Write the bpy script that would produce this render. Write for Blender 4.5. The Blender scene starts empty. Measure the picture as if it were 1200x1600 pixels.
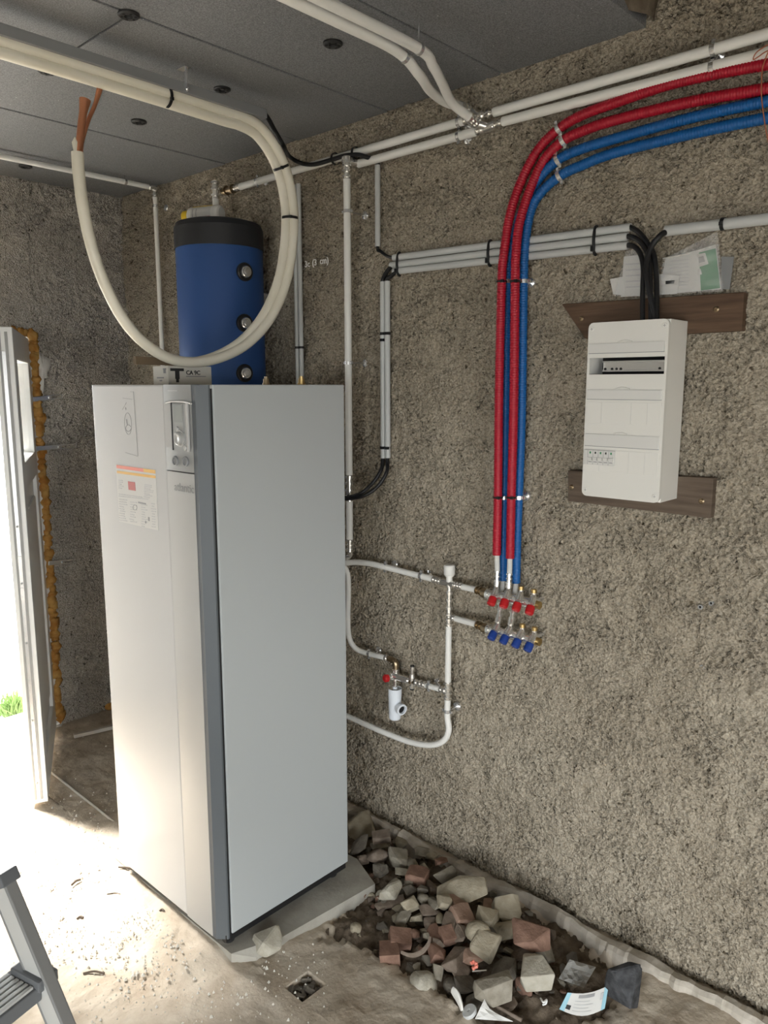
import bpy, bmesh, math, random
import numpy as np
from mathutils import Vector, Matrix

# ------------------------------------------------------------------ camera, sky, light, exposure
SC = bpy.context.scene
COL = SC.collection
FPX, HOR, VPX = 1205.0, 601.0, -715.0          # focal length, horizon row and wall vanishing column of the photograph
PITCH = math.atan((800 - HOR) / FPX)
YAW = math.atan((600 - VPX) / math.hypot(FPX, 800 - HOR))
CAMZ = 1.9
cam_data = bpy.data.cameras.new('camera')
cam = bpy.data.objects.new('camera', cam_data); COL.objects.link(cam)
cam.location = (0, 0, CAMZ)
cam.rotation_euler = (math.pi/2 - PITCH, 0, -YAW)
cam_data.sensor_fit = 'VERTICAL'; cam_data.sensor_height = 36.0
cam_data.lens = 36.0 * FPX / 1600.0
cam_data.clip_start = 0.05
SC.camera = cam

world = bpy.data.worlds.new('sky'); SC.world = world
world.use_nodes = True
_b = world.node_tree.nodes['Background']
_b.inputs['Color'].default_value = (0.94, 0.98, 1.0, 1)
_b.inputs['Strength'].default_value = 4.2
SUN = bpy.data.lights.new('sun', 'SUN'); SUN.energy = 20.0; SUN.angle = math.radians(22); SUN.color = (1.0, 0.96, 0.9)
sun = bpy.data.objects.new('sun', SUN); COL.objects.link(sun)
sun.location = (0, 8, 8)
sun.rotation_euler = Vector((0.06, -0.86, -1.0)).to_track_quat('-Z', 'Y').to_euler()
SC.view_settings.view_transform = 'Standard'
SC.view_settings.look = 'None'
SC.view_settings.exposure = 1.72
SC.view_settings.gamma = 1.0
SC.view_settings.use_curve_mapping = False
SC.cycles.max_bounces = 10
SC.cycles.diffuse_bounces = 6
SC.cycles.glossy_bounces = 4
SC.cycles.transparent_max_bounces = 12
SC.cycles.sample_clamp_indirect = 8.0

def portal(name, loc, rot, sx, sy):             # marks an opening for sampling the sky; gives no light of its own
    l = bpy.data.lights.new(name, 'AREA'); l.shape = 'RECTANGLE'; l.size = sx; l.size_y = sy
    l.cycles.is_portal = True
    o = bpy.data.objects.new(name, l); COL.objects.link(o); o.location = loc; o.rotation_euler = rot
portal('door_portal', (1.27, 4.30, 1.08), (-math.pi/2, 0, 0), 1.06, 2.16)
portal('garage_portal', (-0.55, -2.75, 0.95), (math.pi/2, 0, 0), 2.1, 1.9)
portal('side_portal', (-2.65, -0.6, 0.95), (math.pi/2, 0, -math.pi/2), 2.4, 1.9)

# ------------------------------------------------------------------ helpers
_F = np.array([math.sin(YAW)*math.cos(PITCH), math.cos(YAW)*math.cos(PITCH), -math.sin(PITCH)])
_R = np.array([math.cos(YAW), -math.sin(YAW), 0.0]); _U = np.cross(_R, _F)
WX = 2.31          # face of the long wall
BY = 4.14          # face of the back wall
CZ = 2.92          # underside of the insulated ceiling
def _ray(x, y): return _F + _R*(x-600)/FPX + _U*(800-y)/FPX
def AX(x, y, X):   # point of the photograph on the plane X
    d = _ray(x, y); p = d*X/d[0]; return Vector((p[0], p[1], p[2]+CAMZ))
def AY(x, y, Y):
    d = _ray(x, y); p = d*Y/d[1]; return Vector((p[0], p[1], p[2]+CAMZ))
def AZ(x, y, Z):
    d = _ray(x, y); p = d*(Z-CAMZ)/d[2]; return Vector((p[0], p[1], p[2]+CAMZ))
def W(x, y, off=0.05): return AX(x, y, WX-off)

def V(*a): return Vector(a)
class MB:
    def __init__(s): s.v = []; s.f = []; s.sm = []
    def add(s, vs, fs, smooth=False):
        o = len(s.v); s.v += [tuple(q) for q in vs]
        for f in fs: s.f.append(tuple(i+o for i in f)); s.sm.append(smooth)
        return s
    def box(s, a, b, M=None):
        x0,y0,z0 = a; x1,y1,z1 = b
        vs = [Vector(q) for q in ((x0,y0,z0),(x1,y0,z0),(x1,y1,z0),(x0,y1,z0),(x0,y0,z1),(x1,y0,z1),(x1,y1,z1),(x0,y1,z1))]
        if M is not None: vs = [M @ q for q in vs]
        return s.add(vs, [(0,3,2,1),(4,5,6,7),(0,1,5,4),(1,2,6,5),(2,3,7,6),(3,0,4,7)])
    def bbox(s, a, b, r=0.004, M=None):          # box with bevelled edges
        bm = bmesh.new(); bmesh.ops.create_cube(bm, size=1)
        a = Vector(a); b = Vector(b); c = (a+b)/2; d = b-a
        for v in bm.verts: v.co = Vector((v.co.x*d.x, v.co.y*d.y, v.co.z*d.z)) + c
        bmesh.ops.bevel(bm, geom=bm.edges[:], offset=r, segments=2, affect='EDGES', profile=0.6)
        bm.verts.index_update()
        vs = [v.co.copy() if M is None else M @ v.co for v in bm.verts]; fs = [[v.index for v in f.verts] for f in bm.faces]
        bm.free(); return s.add(vs, fs)
    def prism(s, poly, d):                       # closed outline (list of points) extruded by vector d
        n = len(poly); P = [Vector(p) for p in poly]; d = Vector(d)
        vs = P + [p+d for p in P]
        fs = [tuple(range(n)), tuple(range(2*n-1, n-1, -1))]
        for i in range(n): j = (i+1) % n; fs.append((j, i, i+n, j+n))
        return s.add(vs, fs)
    def sweep(s, path, r, seg=14, cap=True, smooth=True, flat=1.0):
        P = [Vector(p) for p in path]; n = len(P)
        rr = r if hasattr(r, '__len__') else [r]*n
        T = []
        for i in range(n):
            t = P[min(i+1, n-1)] - P[max(i-1, 0)]; T.append(t.normalized() if t.length > 1e-9 else Vector((0,0,1)))
        up = Vector((0,0,1)) if abs(T[0].z) < 0.9 else Vector((1,0,0))
        N = (up - T[0]*up.dot(T[0])).normalized()
        vs = []
        for i in range(n):
            N = (N - T[i]*N.dot(T[i])).normalized(); B = T[i].cross(N)
            for k in range(seg):
                a = 2*math.pi*k/seg; vs.append(P[i] + (N*math.cos(a) + B*math.sin(a)*flat)*rr[i])
        fs = []
        for i in range(n-1):
            for k in range(seg):
                k2 = (k+1) % seg; fs.append((i*seg+k, i*seg+k2, (i+1)*seg+k2, (i+1)*seg+k))
        s.add(vs, fs, smooth)
        if cap:
            s.add([vs[k] for k in range(seg)], [tuple(range(seg-1, -1, -1))]); s.add([vs[(n-1)*seg+k] for k in range(seg)], [tuple(range(seg))])
        return s
    def cyl(s, a, b, r, seg=16, r2=None):
        return s.sweep([a, b], [r, r if r2 is None else r2], seg)
    def lathe(s, a, b, prof, seg=20):            # prof: (t along a->b, radius), sharp at repeats
        a = Vector(a); b = Vector(b)
        d = b-a; L = d.length; t = d.normalized()
        up = Vector((0,0,1)) if abs(t.z) < 0.9 else Vector((1,0,0))
        N = (up - t*up.dot(t)).normalized(); B = t.cross(N)
        for (t0, r0), (t1, r1) in zip(prof[:-1], prof[1:]):
            vs = []
            for tt, r in ((t0, r0), (t1, r1)):
                for k in range(seg):
                    an = 2*math.pi*k/seg; vs.append(a + d*tt + (N*math.cos(an)+B*math.sin(an))*r)
            s.add(vs, [(k, (k+1)%seg, seg+(k+1)%seg, seg+k) for k in range(seg)], True)
        for (tt, r), rev in ((prof[0], True), (prof[-1], False)):
            if r > 1e-5:
                vs = [a + d*tt + (N*math.cos(2*math.pi*k/seg)+B*math.sin(2*math.pi*k/seg))*r for k in range(seg)]
                s.add(vs, [tuple(range(seg-1,-1,-1)) if rev else tuple(range(seg))])
        return s
    def torus(s, c, axis, R, r, seg=20, sec=8, a0=0, a1=2*math.pi):
        c = Vector(c); t = Vector(axis).normalized()
        up = Vector((0,0,1)) if abs(t.z) < 0.9 else Vector((1,0,0))
        N = (up - t*up.dot(t)).normalized(); B = t.cross(N)
        pts = [c + (N*math.cos(a0+(a1-a0)*k/seg) + B*math.sin(a0+(a1-a0)*k/seg))*R for k in range(seg+1)]
        return s.sweep(pts, r, sec, cap=abs(a1-a0) < 6.2)
    def build(s, name, mat, parent=None, base=None):
        if parent is not None: base = root_loc(parent)
        elif base is None:
            A = np.array(s.v); base = Vector(((A[:,0].min()+A[:,0].max())/2, (A[:,1].min()+A[:,1].max())/2, A[:,2].min()))
        me = bpy.data.meshes.new(name)
        bx, by, bz = base
        me.from_pydata([(x-bx, y-by, z-bz) for x, y, z in s.v], [], s.f)
        me.polygons.foreach_set('use_smooth', s.sm)
        me.materials.append(mat); me.update()
        o = bpy.data.objects.new(name, me); COL.objects.link(o)
        if parent is not None: o.parent = parent
        else: o.location = base
        return o
def root_loc(o):
    while o.parent is not None: o = o.parent
    return o.location.copy()
def thing(name, label, cat, loc, group=None):
    o = bpy.data.objects.new(name, None); COL.objects.link(o); o.location = loc; o.empty_display_size = 0.05
    return tag(o, label, cat, group)
def tag(o, label, cat, group=None, kind=None):
    o['label'] = label; o['category'] = cat
    if group: o['group'] = group
    if kind: o['kind'] = kind
    return o
def struct(o, label=None):
    o['kind'] = 'structure'
    if label: o['label'] = label
    return o
def spline(pts, n=8):                            # Catmull-Rom through the points
    P = [Vector(p) for p in pts]; P = [P[0]*2-P[1]] + P + [P[-1]*2-P[-2]]
    out = []
    for i in range(1, len(P)-2):
        for k in range(n):
            t = k/n; a, b, c, d = P[i-1], P[i], P[i+1], P[i+2]
            out.append(0.5*((2*b) + (c-a)*t + (2*a-5*b+4*c-d)*t*t + (3*b-a-3*c+d)*t**3))
    out.append(P[-2]); return out
def resample(path, step):
    P = [Vector(p) for p in path]; L = [0]
    for a, b in zip(P[:-1], P[1:]): L.append(L[-1]+(b-a).length)
    n = max(2, int(L[-1]/step)); out = []; j = 0
    for i in range(n+1):
        d = L[-1]*i/n
        while j < len(L)-2 and L[j+1] < d: j += 1
        w = 0 if L[j+1] == L[j] else (d-L[j])/(L[j+1]-L[j]); out.append(P[j].lerp(P[j+1], w))
    return out
def text_mesh(name, body, size, mat, parent, origin, xdir, ydir, extrude=0.0006, bold=0.0):
    cu = bpy.data.curves.new(name, 'FONT'); cu.body = body; cu.size = size; cu.extrude = extrude; cu.offset = bold
    cu.align_x = 'LEFT'; cu.resolution_u = 3
    t = bpy.data.objects.new(name, cu); COL.objects.link(t)
    dg = bpy.context.evaluated_depsgraph_get()
    me = bpy.data.meshes.new_from_object(t.evaluated_get(dg)); bpy.data.objects.remove(t); bpy.data.curves.remove(cu)
    x = Vector(xdir).normalized(); y = Vector(ydir).normalized(); z = x.cross(y)
    M = Matrix((x, y, z)).transposed().to_4x4(); M.translation = Vector(origin) - (root_loc(parent) if parent else Vector())
    me.transform(M); me.materials.clear(); me.materials.append(mat); me.name = name
    o = bpy.data.objects.new(name, me); COL.objects.link(o)
    if parent: o.parent = parent
    return o

# ------------------------------------------------------------------ materials
def mat(name, col, rough=0.5, metal=0.0, col2=None, scale=20, bump=0.0, bscale=60, spec=0.5, trans=0.0, alpha=1.0, coat=0.0, detail=5, ior=1.45, lo=0.35, hi=0.65, stretch=None):
    m = bpy.data.materials.new(name); m.use_nodes = True
    nt = m.node_tree; b = nt.nodes['Principled BSDF']
    b.inputs['Base Color'].default_value = (*col, 1); b.inputs['Roughness'].default_value = rough; b.inputs['Metallic'].default_value = metal
    b.inputs['Specular IOR Level'].default_value = spec; b.inputs['Transmission Weight'].default_value = trans; b.inputs['Alpha'].default_value = alpha
    b.inputs['Coat Weight'].default_value = coat; b.inputs['IOR'].default_value = ior
    tc = nt.nodes.new('ShaderNodeTexCoord'); vec = tc.outputs['Object']
    if stretch:
        mp = nt.nodes.new('ShaderNodeMapping'); mp.inputs['Scale'].default_value = stretch
        nt.links.new(vec, mp.inputs['Vector']); vec = mp.outputs['Vector']
    if col2 is not None:
        n = nt.nodes.new('ShaderNodeTexNoise'); n.inputs['Scale'].default_value = scale; n.inputs['Detail'].default_value = detail
        nt.links.new(vec, n.inputs['Vector'])
        r = nt.nodes.new('ShaderNodeValToRGB'); r.color_ramp.elements[0].position = lo; r.color_ramp.elements[1].position = hi
        r.color_ramp.elements[0].color = (*col, 1); r.color_ramp.elements[1].color = (*col2, 1)
        nt.links.new(n.outputs['Fac'], r.inputs['Fac']); nt.links.new(r.outputs['Color'], b.inputs['Base Color'])
    if bump:
        n = nt.nodes.new('ShaderNodeTexNoise'); n.inputs['Scale'].default_value = bscale; n.inputs['Detail'].default_value = 6
        nt.links.new(vec, n.inputs['Vector'])
        bp = nt.nodes.new('ShaderNodeBump'); bp.inputs['Strength'].default_value = bump; bp.inputs['Distance'].default_value = 0.004
        nt.links.new(n.outputs['Fac'], bp.inputs['Height']); nt.links.new(bp.outputs['Normal'], b.inputs['Normal'])
    return m

def wall_material(name, base, dark, light, warm):
    m = bpy.data.materials.new(name); m.use_nodes = True
    nt = m.node_tree; b = nt.nodes['Principled BSDF']; L = nt.links.new
    b.inputs['Roughness'].default_value = 0.95; b.inputs['Specular IOR Level'].default_value = 0.15
    tc = nt.nodes.new('ShaderNodeTexCoord'); vec = tc.outputs['Object']
    def noise(sc, det=4, rough=0.55):
        n = nt.nodes.new('ShaderNodeTexNoise'); n.inputs['Scale'].default_value = sc; n.inputs['Detail'].default_value = det; n.inputs['Roughness'].default_value = rough
        L(vec, n.inputs['Vector']); return n.outputs['Fac']
    def ramp(f, stops):
        r = nt.nodes.new('ShaderNodeValToRGB'); e = r.color_ramp.elements
        e[0].position, e[0].color = stops[0][0], (*stops[0][1], 1); e[1].position, e[1].color = stops[-1][0], (*stops[-1][1], 1)
        for p, c in stops[1:-1]:
            q = e.new(p); q.color = (*c, 1)
        L(f, r.inputs['Fac']); return r.outputs['Color']
    def mix(a, bb, f, t='MIX'):
        x = nt.nodes.new('ShaderNodeMix'); x.data_type = 'RGBA'; x.blend_type = t
        L(a, x.inputs[6]); L(bb, x.inputs[7])
        if isinstance(f, float): x.inputs[0].default_value = f
        else: L(f, x.inputs[0])
        return x.outputs[2]
    grain = ramp(noise(110, 5, 0.65), [(0.34, dark), (0.48, base), (0.66, light)])
    blotch = ramp(noise(1.7, 6, 0.65), [(0.36, tuple(c*0.82 for c in base)), (0.64, warm)])
    c = mix(grain, blotch, 0.40)
    pits = ramp(noise(48, 3, 0.5), [(0.28, (0.25, 0.23, 0.20)), (0.37, (1, 1, 1))])  # dark specks in the colour stand for shaded pores
    c = mix(c, pits, 1.0, 'MULTIPLY')
    L(c, b.inputs['Base Color'])
    ad = nt.nodes.new('ShaderNodeMath'); ad.operation = 'ADD'
    L(noise(70, 5, 0.6), ad.inputs[0])
    vo = nt.nodes.new('ShaderNodeTexVoronoi'); vo.inputs['Scale'].default_value = 130; L(vec, vo.inputs['Vector'])
    L(vo.outputs['Distance'], ad.inputs[1])
    bp = nt.nodes.new('ShaderNodeBump'); bp.inputs['Strength'].default_value = 1.0; bp.inputs['Distance'].default_value = 0.006
    L(ad.outputs[0], bp.inputs['Height']); L(bp.outputs['Normal'], b.inputs['Normal'])
    return m

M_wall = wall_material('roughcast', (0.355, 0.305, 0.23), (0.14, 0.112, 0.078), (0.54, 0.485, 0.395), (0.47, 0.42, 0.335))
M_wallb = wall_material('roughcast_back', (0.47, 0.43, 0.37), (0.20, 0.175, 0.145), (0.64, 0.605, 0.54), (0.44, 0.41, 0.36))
M_floor = mat('floor_concrete', (0.42, 0.35, 0.27), 0.9, col2=(0.56, 0.495, 0.405), scale=9, bump=0.9, bscale=65, spec=0.2, detail=14)
M_pad = mat('pad_concrete', (0.31, 0.29, 0.25), 0.9, col2=(0.42, 0.40, 0.35), scale=9, bump=0.4, bscale=60, spec=0.2, detail=8)
M_ledge = mat('ledge_concrete', (0.40, 0.36, 0.30), 0.95, col2=(0.56, 0.51, 0.44), scale=16, bump=0.7, bscale=50, spec=0.1, detail=8)
M_soil = mat('soil', (0.085, 0.065, 0.048), 1.0, col2=(0.20, 0.16, 0.12), scale=14, bump=1.0, bscale=90, spec=0.05, detail=9)
M_panel = mat('graphite_foam', (0.13, 0.132, 0.138), 0.6, col2=(0.25, 0.253, 0.26), scale=260, bump=0.25, bscale=300, spec=0.4, detail=2)
M_panel_speck = mat('graphite_speck', (0.6, 0.6, 0.6), 0.5)
M_disc = mat('black_disc', (0.02, 0.02, 0.02), 0.5)
M_disc_hole = mat('disc_hole', (0.008, 0.008, 0.008), 0.8)
M_rawedge = mat('raw_slab_edge', (0.10, 0.08, 0.06), 1.0, col2=(0.19, 0.155, 0.115), scale=18, bump=1.0, bscale=40, spec=0.05)
M_plain = mat('plain_masonry', (0.42, 0.40, 0.37), 0.95, col2=(0.5, 0.48, 0.44), scale=8, spec=0.1)
M_darkground = mat('low_bounce_ground', (0.10, 0.10, 0.098), 0.95, col2=(0.14, 0.14, 0.135), scale=9, spec=0.1)  # dark so that little light bounces up to the upper walls and ceiling
M_extground = mat('outside_gravel', (0.36, 0.345, 0.32), 0.95, col2=(0.44, 0.425, 0.40), scale=9, bump=0.4, bscale=30, spec=0.1)
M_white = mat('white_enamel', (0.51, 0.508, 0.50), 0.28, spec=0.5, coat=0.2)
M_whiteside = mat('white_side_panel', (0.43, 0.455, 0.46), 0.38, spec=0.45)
M_silver = mat('silver_plastic', (0.34, 0.345, 0.34), 0.34, metal=0.3)
M_silverlight = mat('silver_light_plastic', (0.45, 0.45, 0.44), 0.3, metal=0.25)
M_dgrey = mat('slate_plastic', (0.10, 0.112, 0.122), 0.5)
M_black = mat('black_plastic', (0.012, 0.012, 0.013), 0.45)
M_rubber = mat('black_rubber', (0.018, 0.018, 0.019), 0.55)
M_blue = mat('blue_tank_jacket', (0.026, 0.075, 0.235), 0.55, spec=0.35, col2=(0.029, 0.082, 0.25), scale=3)
M_tankcap = mat('tank_black_rim', (0.022, 0.023, 0.026), 0.5)
M_pipe = mat('white_pipe', (0.78, 0.77, 0.73), 0.35)
M_foam = mat('cream_insulation', (0.74, 0.70, 0.58), 0.45, col2=(0.78, 0.745, 0.64), scale=6, bump=0.12, bscale=35)
M_condgrey = mat('grey_conduit', (0.52, 0.53, 0.52), 0.4)
M_trough = mat('grey_channel', (0.24, 0.245, 0.25), 0.4)
M_red = mat('red_corrugated', (0.40, 0.008, 0.025), 0.38)
M_bluec = mat('blue_corrugated', (0.006, 0.105, 0.34), 0.38)
M_redknob = mat('red_knob', (0.45, 0.012, 0.015), 0.4)
M_blueknob = mat('blue_knob', (0.012, 0.045, 0.24), 0.4)
M_nickel = mat('nickel', (0.82, 0.80, 0.76), 0.20, metal=0.85)
M_zinc = mat('zinc_steel', (0.82, 0.83, 0.84), 0.24, metal=0.85)
M_brass = mat('brass', (0.62, 0.45, 0.20), 0.3, metal=1.0)
M_bronze = mat('bronze_fitting', (0.40, 0.31, 0.20), 0.35, metal=1.0)
M_copper = mat('copper', (0.62, 0.27, 0.15), 0.34, metal=0.85)
M_copperwire = mat('copper_wire', (0.42, 0.14, 0.07), 0.5)
M_cable = mat('black_cable', (0.010, 0.010, 0.011), 0.42)
M_boxw = mat('white_box_plastic', (0.76, 0.745, 0.70), 0.4)
M_boxcover = mat('white_cover_plastic', (0.72, 0.705, 0.66), 0.35)
M_clearflap = mat('smoked_strip', (0.66, 0.65, 0.62), 0.2)
M_dark = mat('inside_shade', (0.01, 0.01, 0.01), 0.9)  # near-black that stands for the shade inside hollows
M_wood = mat('brown_plank', (0.075, 0.042, 0.024), 0.75, col2=(0.125, 0.075, 0.044), scale=7, bump=0.3, bscale=18, stretch=(1, 0.7, 9))
M_woodg = mat('weathered_plank', (0.085, 0.06, 0.042), 0.8, col2=(0.135, 0.10, 0.072), scale=7, bump=0.3, bscale=18, stretch=(1, 0.7, 9))
M_paper = mat('white_paper', (0.62, 0.61, 0.58), 0.7)
M_print = mat('grey_print', (0.30, 0.30, 0.30), 0.7)
M_printl = mat('pale_print', (0.50, 0.50, 0.50), 0.7)
M_printd = mat('black_print', (0.03, 0.03, 0.03), 0.6)
M_green = mat('green_print', (0.03, 0.22, 0.085), 0.5)
M_orange = mat('orange_print', (0.72, 0.42, 0.10), 0.5)
M_coral = mat('coral_print', (0.72, 0.22, 0.16), 0.5)
M_redprint = mat('red_print', (0.45, 0.10, 0.09), 0.5)
M_bluepr = mat('pale_blue_print', (0.30, 0.52, 0.60), 0.6)
M_film = mat('clear_film', (0.9, 0.9, 0.9), 0.1, alpha=0.15, spec=0.8)
M_filmg = mat('dusty_film', (0.42, 0.41, 0.38), 0.3, alpha=0.75, spec=0.5)
M_card = mat('cardboard', (0.47, 0.42, 0.34), 0.8, col2=(0.52, 0.47, 0.385), scale=8)
M_cardw = mat('pale_carton', (0.62, 0.60, 0.54), 0.7)
M_cardd = mat('brown_cardboard', (0.16, 0.115, 0.07), 0.85)
M_pvc = mat('white_pvc', (0.74, 0.74, 0.72), 0.3)
M_pvcg = mat('pvc_seal_grey', (0.30, 0.30, 0.29), 0.5)
M_glass = mat('door_glass', (0.9, 0.95, 0.93), 0.03, alpha=0.12, spec=0.3)
M_foamor = mat('orange_foam', (0.36, 0.15, 0.025), 0.8, col2=(0.52, 0.31, 0.09), scale=22, bump=0.6, bscale=60)
M_plaster = mat('pale_plaster', (0.52, 0.50, 0.46), 0.95, bump=0.8, bscale=40, col2=(0.60, 0.58, 0.54), scale=20)
M_alu = mat('aluminium', (0.50, 0.50, 0.48), 0.42, metal=0.2)
M_alud = mat('ladder_grey_plastic', (0.11, 0.115, 0.12), 0.5)
M_siph = mat('siphon_white', (0.76, 0.80, 0.85), 0.35)
M_yellow = mat('yellow_cap', (0.80, 0.55, 0.03), 0.4)
M_flange = mat('ladder_edge', (0.20, 0.20, 0.195), 0.45, metal=0.2)
M_lcd = mat('grey_display', (0.33, 0.35, 0.34), 0.15)
M_chalk = mat('chalk', (0.85, 0.85, 0.83), 0.8)
M_st = dict(
    g=mat('stone_grey', (0.235, 0.21, 0.165), 0.95, col2=(0.33, 0.30, 0.245), scale=30, bump=0.6, bscale=120, spec=0.1),
    t=mat('stone_tan', (0.30, 0.26, 0.19), 0.95, col2=(0.40, 0.355, 0.27), scale=30, bump=0.6, bscale=120, spec=0.1),
    l=mat('stone_light', (0.38, 0.35, 0.28), 0.95, col2=(0.48, 0.45, 0.38), scale=26, bump=0.6, bscale=110, spec=0.1),
    b=mat('stone_brown', (0.17, 0.135, 0.105), 0.95, col2=(0.26, 0.21, 0.17), scale=28, bump=0.6, bscale=110, spec=0.1),
    d=mat('stone_dark', (0.13, 0.115, 0.095), 0.95, col2=(0.20, 0.18, 0.15), scale=28, bump=0.6, bscale=110, spec=0.1),
    r=mat('brick_red', (0.20, 0.12, 0.088), 0.95, col2=(0.29, 0.18, 0.135), scale=26, bump=0.6, bscale=110, spec=0.1),
    p=mat('brick_pink', (0.32, 0.21, 0.155), 0.95, col2=(0.41, 0.285, 0.22), scale=26, bump=0.6, bscale=110, spec=0.1),
    k=mat('stone_black', (0.035, 0.036, 0.038), 0.85, col2=(0.075, 0.076, 0.08), scale=40, bump=0.9, bscale=90, spec=0.2))
M_crumb = mat('plaster_crumb', (0.60, 0.57, 0.51), 0.95)
M_grass = mat('grass', (0.10, 0.17, 0.05), 0.7, col2=(0.17, 0.24, 0.09), scale=5)
M_stick = mat('dark_stick', (0.10, 0.075, 0.055), 0.9)
M_lath = mat('pale_lath', (0.50, 0.47, 0.42), 0.8)

# ------------------------------------------------------------------ the room
rng = np.random.default_rng(7)
def bandnoise(ny, nz, step, lo, hi, seed):       # random relief whose wavelengths lie between lo and hi metres, unit variance
    r = np.random.default_rng(seed); a = np.fft.fft2(r.standard_normal((ny, nz)))
    fy = np.fft.fftfreq(ny, step)[:, None]; fz = np.fft.fftfreq(nz, step)[None, :]; f = np.hypot(fy, fz)
    g = np.exp(-(f*lo)**2) * (1-np.exp(-(f*hi)**2)); a = np.real(np.fft.ifft2(a*g)); return a/(a.std()+1e-9)
def relief_wall(name, origin, u, v, nrm, lu, lv, step, mtl, seed, amp=0.0054, pits=60):
    nu, nv = int(lu/step)+1, int(lv/step)+1
    h = bandnoise(nu, nv, step, 0.008, 0.028, seed)
    h = np.where(h > 0, h*0.75, h*1.25)*amp*np.clip(0.78+0.30*bandnoise(nu, nv, step, 0.12, 0.9, seed+9), 0.3, 1.25) + bandnoise(nu, nv, step, 0.05, 0.25, seed+1)*amp*0.5 + bandnoise(nu, nv, step, 0.25, 1.4, seed+2)*amp*0.7
    r = np.random.default_rng(seed+3)
    gu, gv = np.meshgrid(np.linspace(0, lu, nu), np.linspace(0, lv, nv), indexing='ij')
    for _ in range(pits):
        cu, cv = r.uniform(0, lu), r.uniform(0, lv); s = r.uniform(0.005, 0.016)*(1.6 if r.random() < 0.12 else 1)
        i0, i1 = int(max(0, (cu-0.05)/step)), int((cu+0.05)/step)+1; j0, j1 = int(max(0, (cv-0.05)/step)), int((cv+0.05)/step)+1
        q = (gu[i0:i1, j0:j1]-cu)**2*r.uniform(0.6, 1.6) + (gv[i0:i1, j0:j1]-cv)**2*r.uniform(0.6, 1.6)
        h[i0:i1, j0:j1] -= 0.016*np.exp(-q/(s*s))
    o = np.array(origin); P = o + gu[..., None]*np.array(u) + gv[..., None]*np.array(v) + h[..., None]*np.array(nrm)
    idx = np.arange(nu*nv).reshape(nu, nv)
    f = np.stack([idx[:-1, :-1], idx[1:, :-1], idx[1:, 1:], idx[:-1, 1:]], -1).reshape(-1, 4)
    if np.dot(np.cross(u, v), nrm) < 0: f = f[:, ::-1]
    me = bpy.data.meshes.new(name); me.vertices.add(nu*nv); me.vertices.foreach_set('co', (P.reshape(-1, 3)).ravel())
    me.loops.add(f.size); me.loops.foreach_set('vertex_index', f.ravel().astype(np.int32))
    me.polygons.add(len(f)); me.polygons.foreach_set('loop_start', np.arange(0, f.size, 4, dtype=np.int32)); me.polygons.foreach_set('loop_total', np.full(len(f), 4, np.int32))
    me.update(calc_edges=True); me.polygons.foreach_set('use_smooth', np.ones(len(f), bool)); me.materials.append(mtl)
    ob = bpy.data.objects.new(name, me); COL.objects.link(ob); return ob

RX0, RY0, HZ = -2.6, -2.7, 3.45
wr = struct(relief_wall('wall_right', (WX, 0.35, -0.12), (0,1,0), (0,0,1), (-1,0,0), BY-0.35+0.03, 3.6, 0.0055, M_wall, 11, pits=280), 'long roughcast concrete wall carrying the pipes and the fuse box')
MB().box((WX, RY0-0.2, -0.3), (WX+0.2, 0.352, HZ+0.2)).build('masonry', M_wall, wr)
MB().box((WX+0.035, 0.3, -0.3), (WX+0.2, BY+0.2, HZ+0.2)).build('masonry', M_plain, wr)
DX0, DX1, DH = 0.74, 1.768, 2.165                  # doorway in the back wall
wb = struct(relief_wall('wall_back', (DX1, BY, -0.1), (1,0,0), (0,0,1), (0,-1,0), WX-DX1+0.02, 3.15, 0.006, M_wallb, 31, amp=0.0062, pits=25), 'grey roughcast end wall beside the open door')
m = relief_wall('masonry', (0.9, BY, DH), (1,0,0), (0,0,1), (0,-1,0), DX1-0.9+0.007, 0.85, 0.01, M_wallb, 37, pits=5); m.parent = wb
MB().box((DX1+0.004, BY+0.035, -0.3), (WX+0.2, BY+0.3, HZ)).build('masonry', M_plain, wb)
MB().box((RX0-0.2, BY, -0.3), (DX0, BY+0.3, HZ)).build('masonry', M_plain, wb)
MB().box((DX0, BY+0.035, DH+0.01), (DX1+0.01, BY+0.3, HZ)).box((DX0, BY, DH+0.01), (0.905, BY+0.02, HZ)).build('masonry', M_plain, wb)
# plaster dab beside the foam
dab = MB(); pc = AY(64, 575, BY)
ring = []
for k in range(22):
    a = 2*math.pi*k/22; rr = 0.8+0.3*math.sin(3*a+1)+0.15*math.sin(7*a); ring.append(V(pc.x+0.045*rr*math.cos(a), BY, pc.z+0.13*rr*math.sin(a)))
dab.add([V(pc.x, BY-0.026, pc.z)]+[V((q.x+pc.x)/2, BY-0.024, (q.z+pc.z)/2) for q in ring]+[V(q.x, BY-0.004, q.z) for q in ring],
        [(0, 1+k, 1+(k+1)%22) for k in range(22)]+[(1+k, 23+k, 23+(k+1)%22, 1+(k+1)%22) for k in range(22)], True)
dab.build('plaster_patch', M_plaster, wb)
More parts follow.
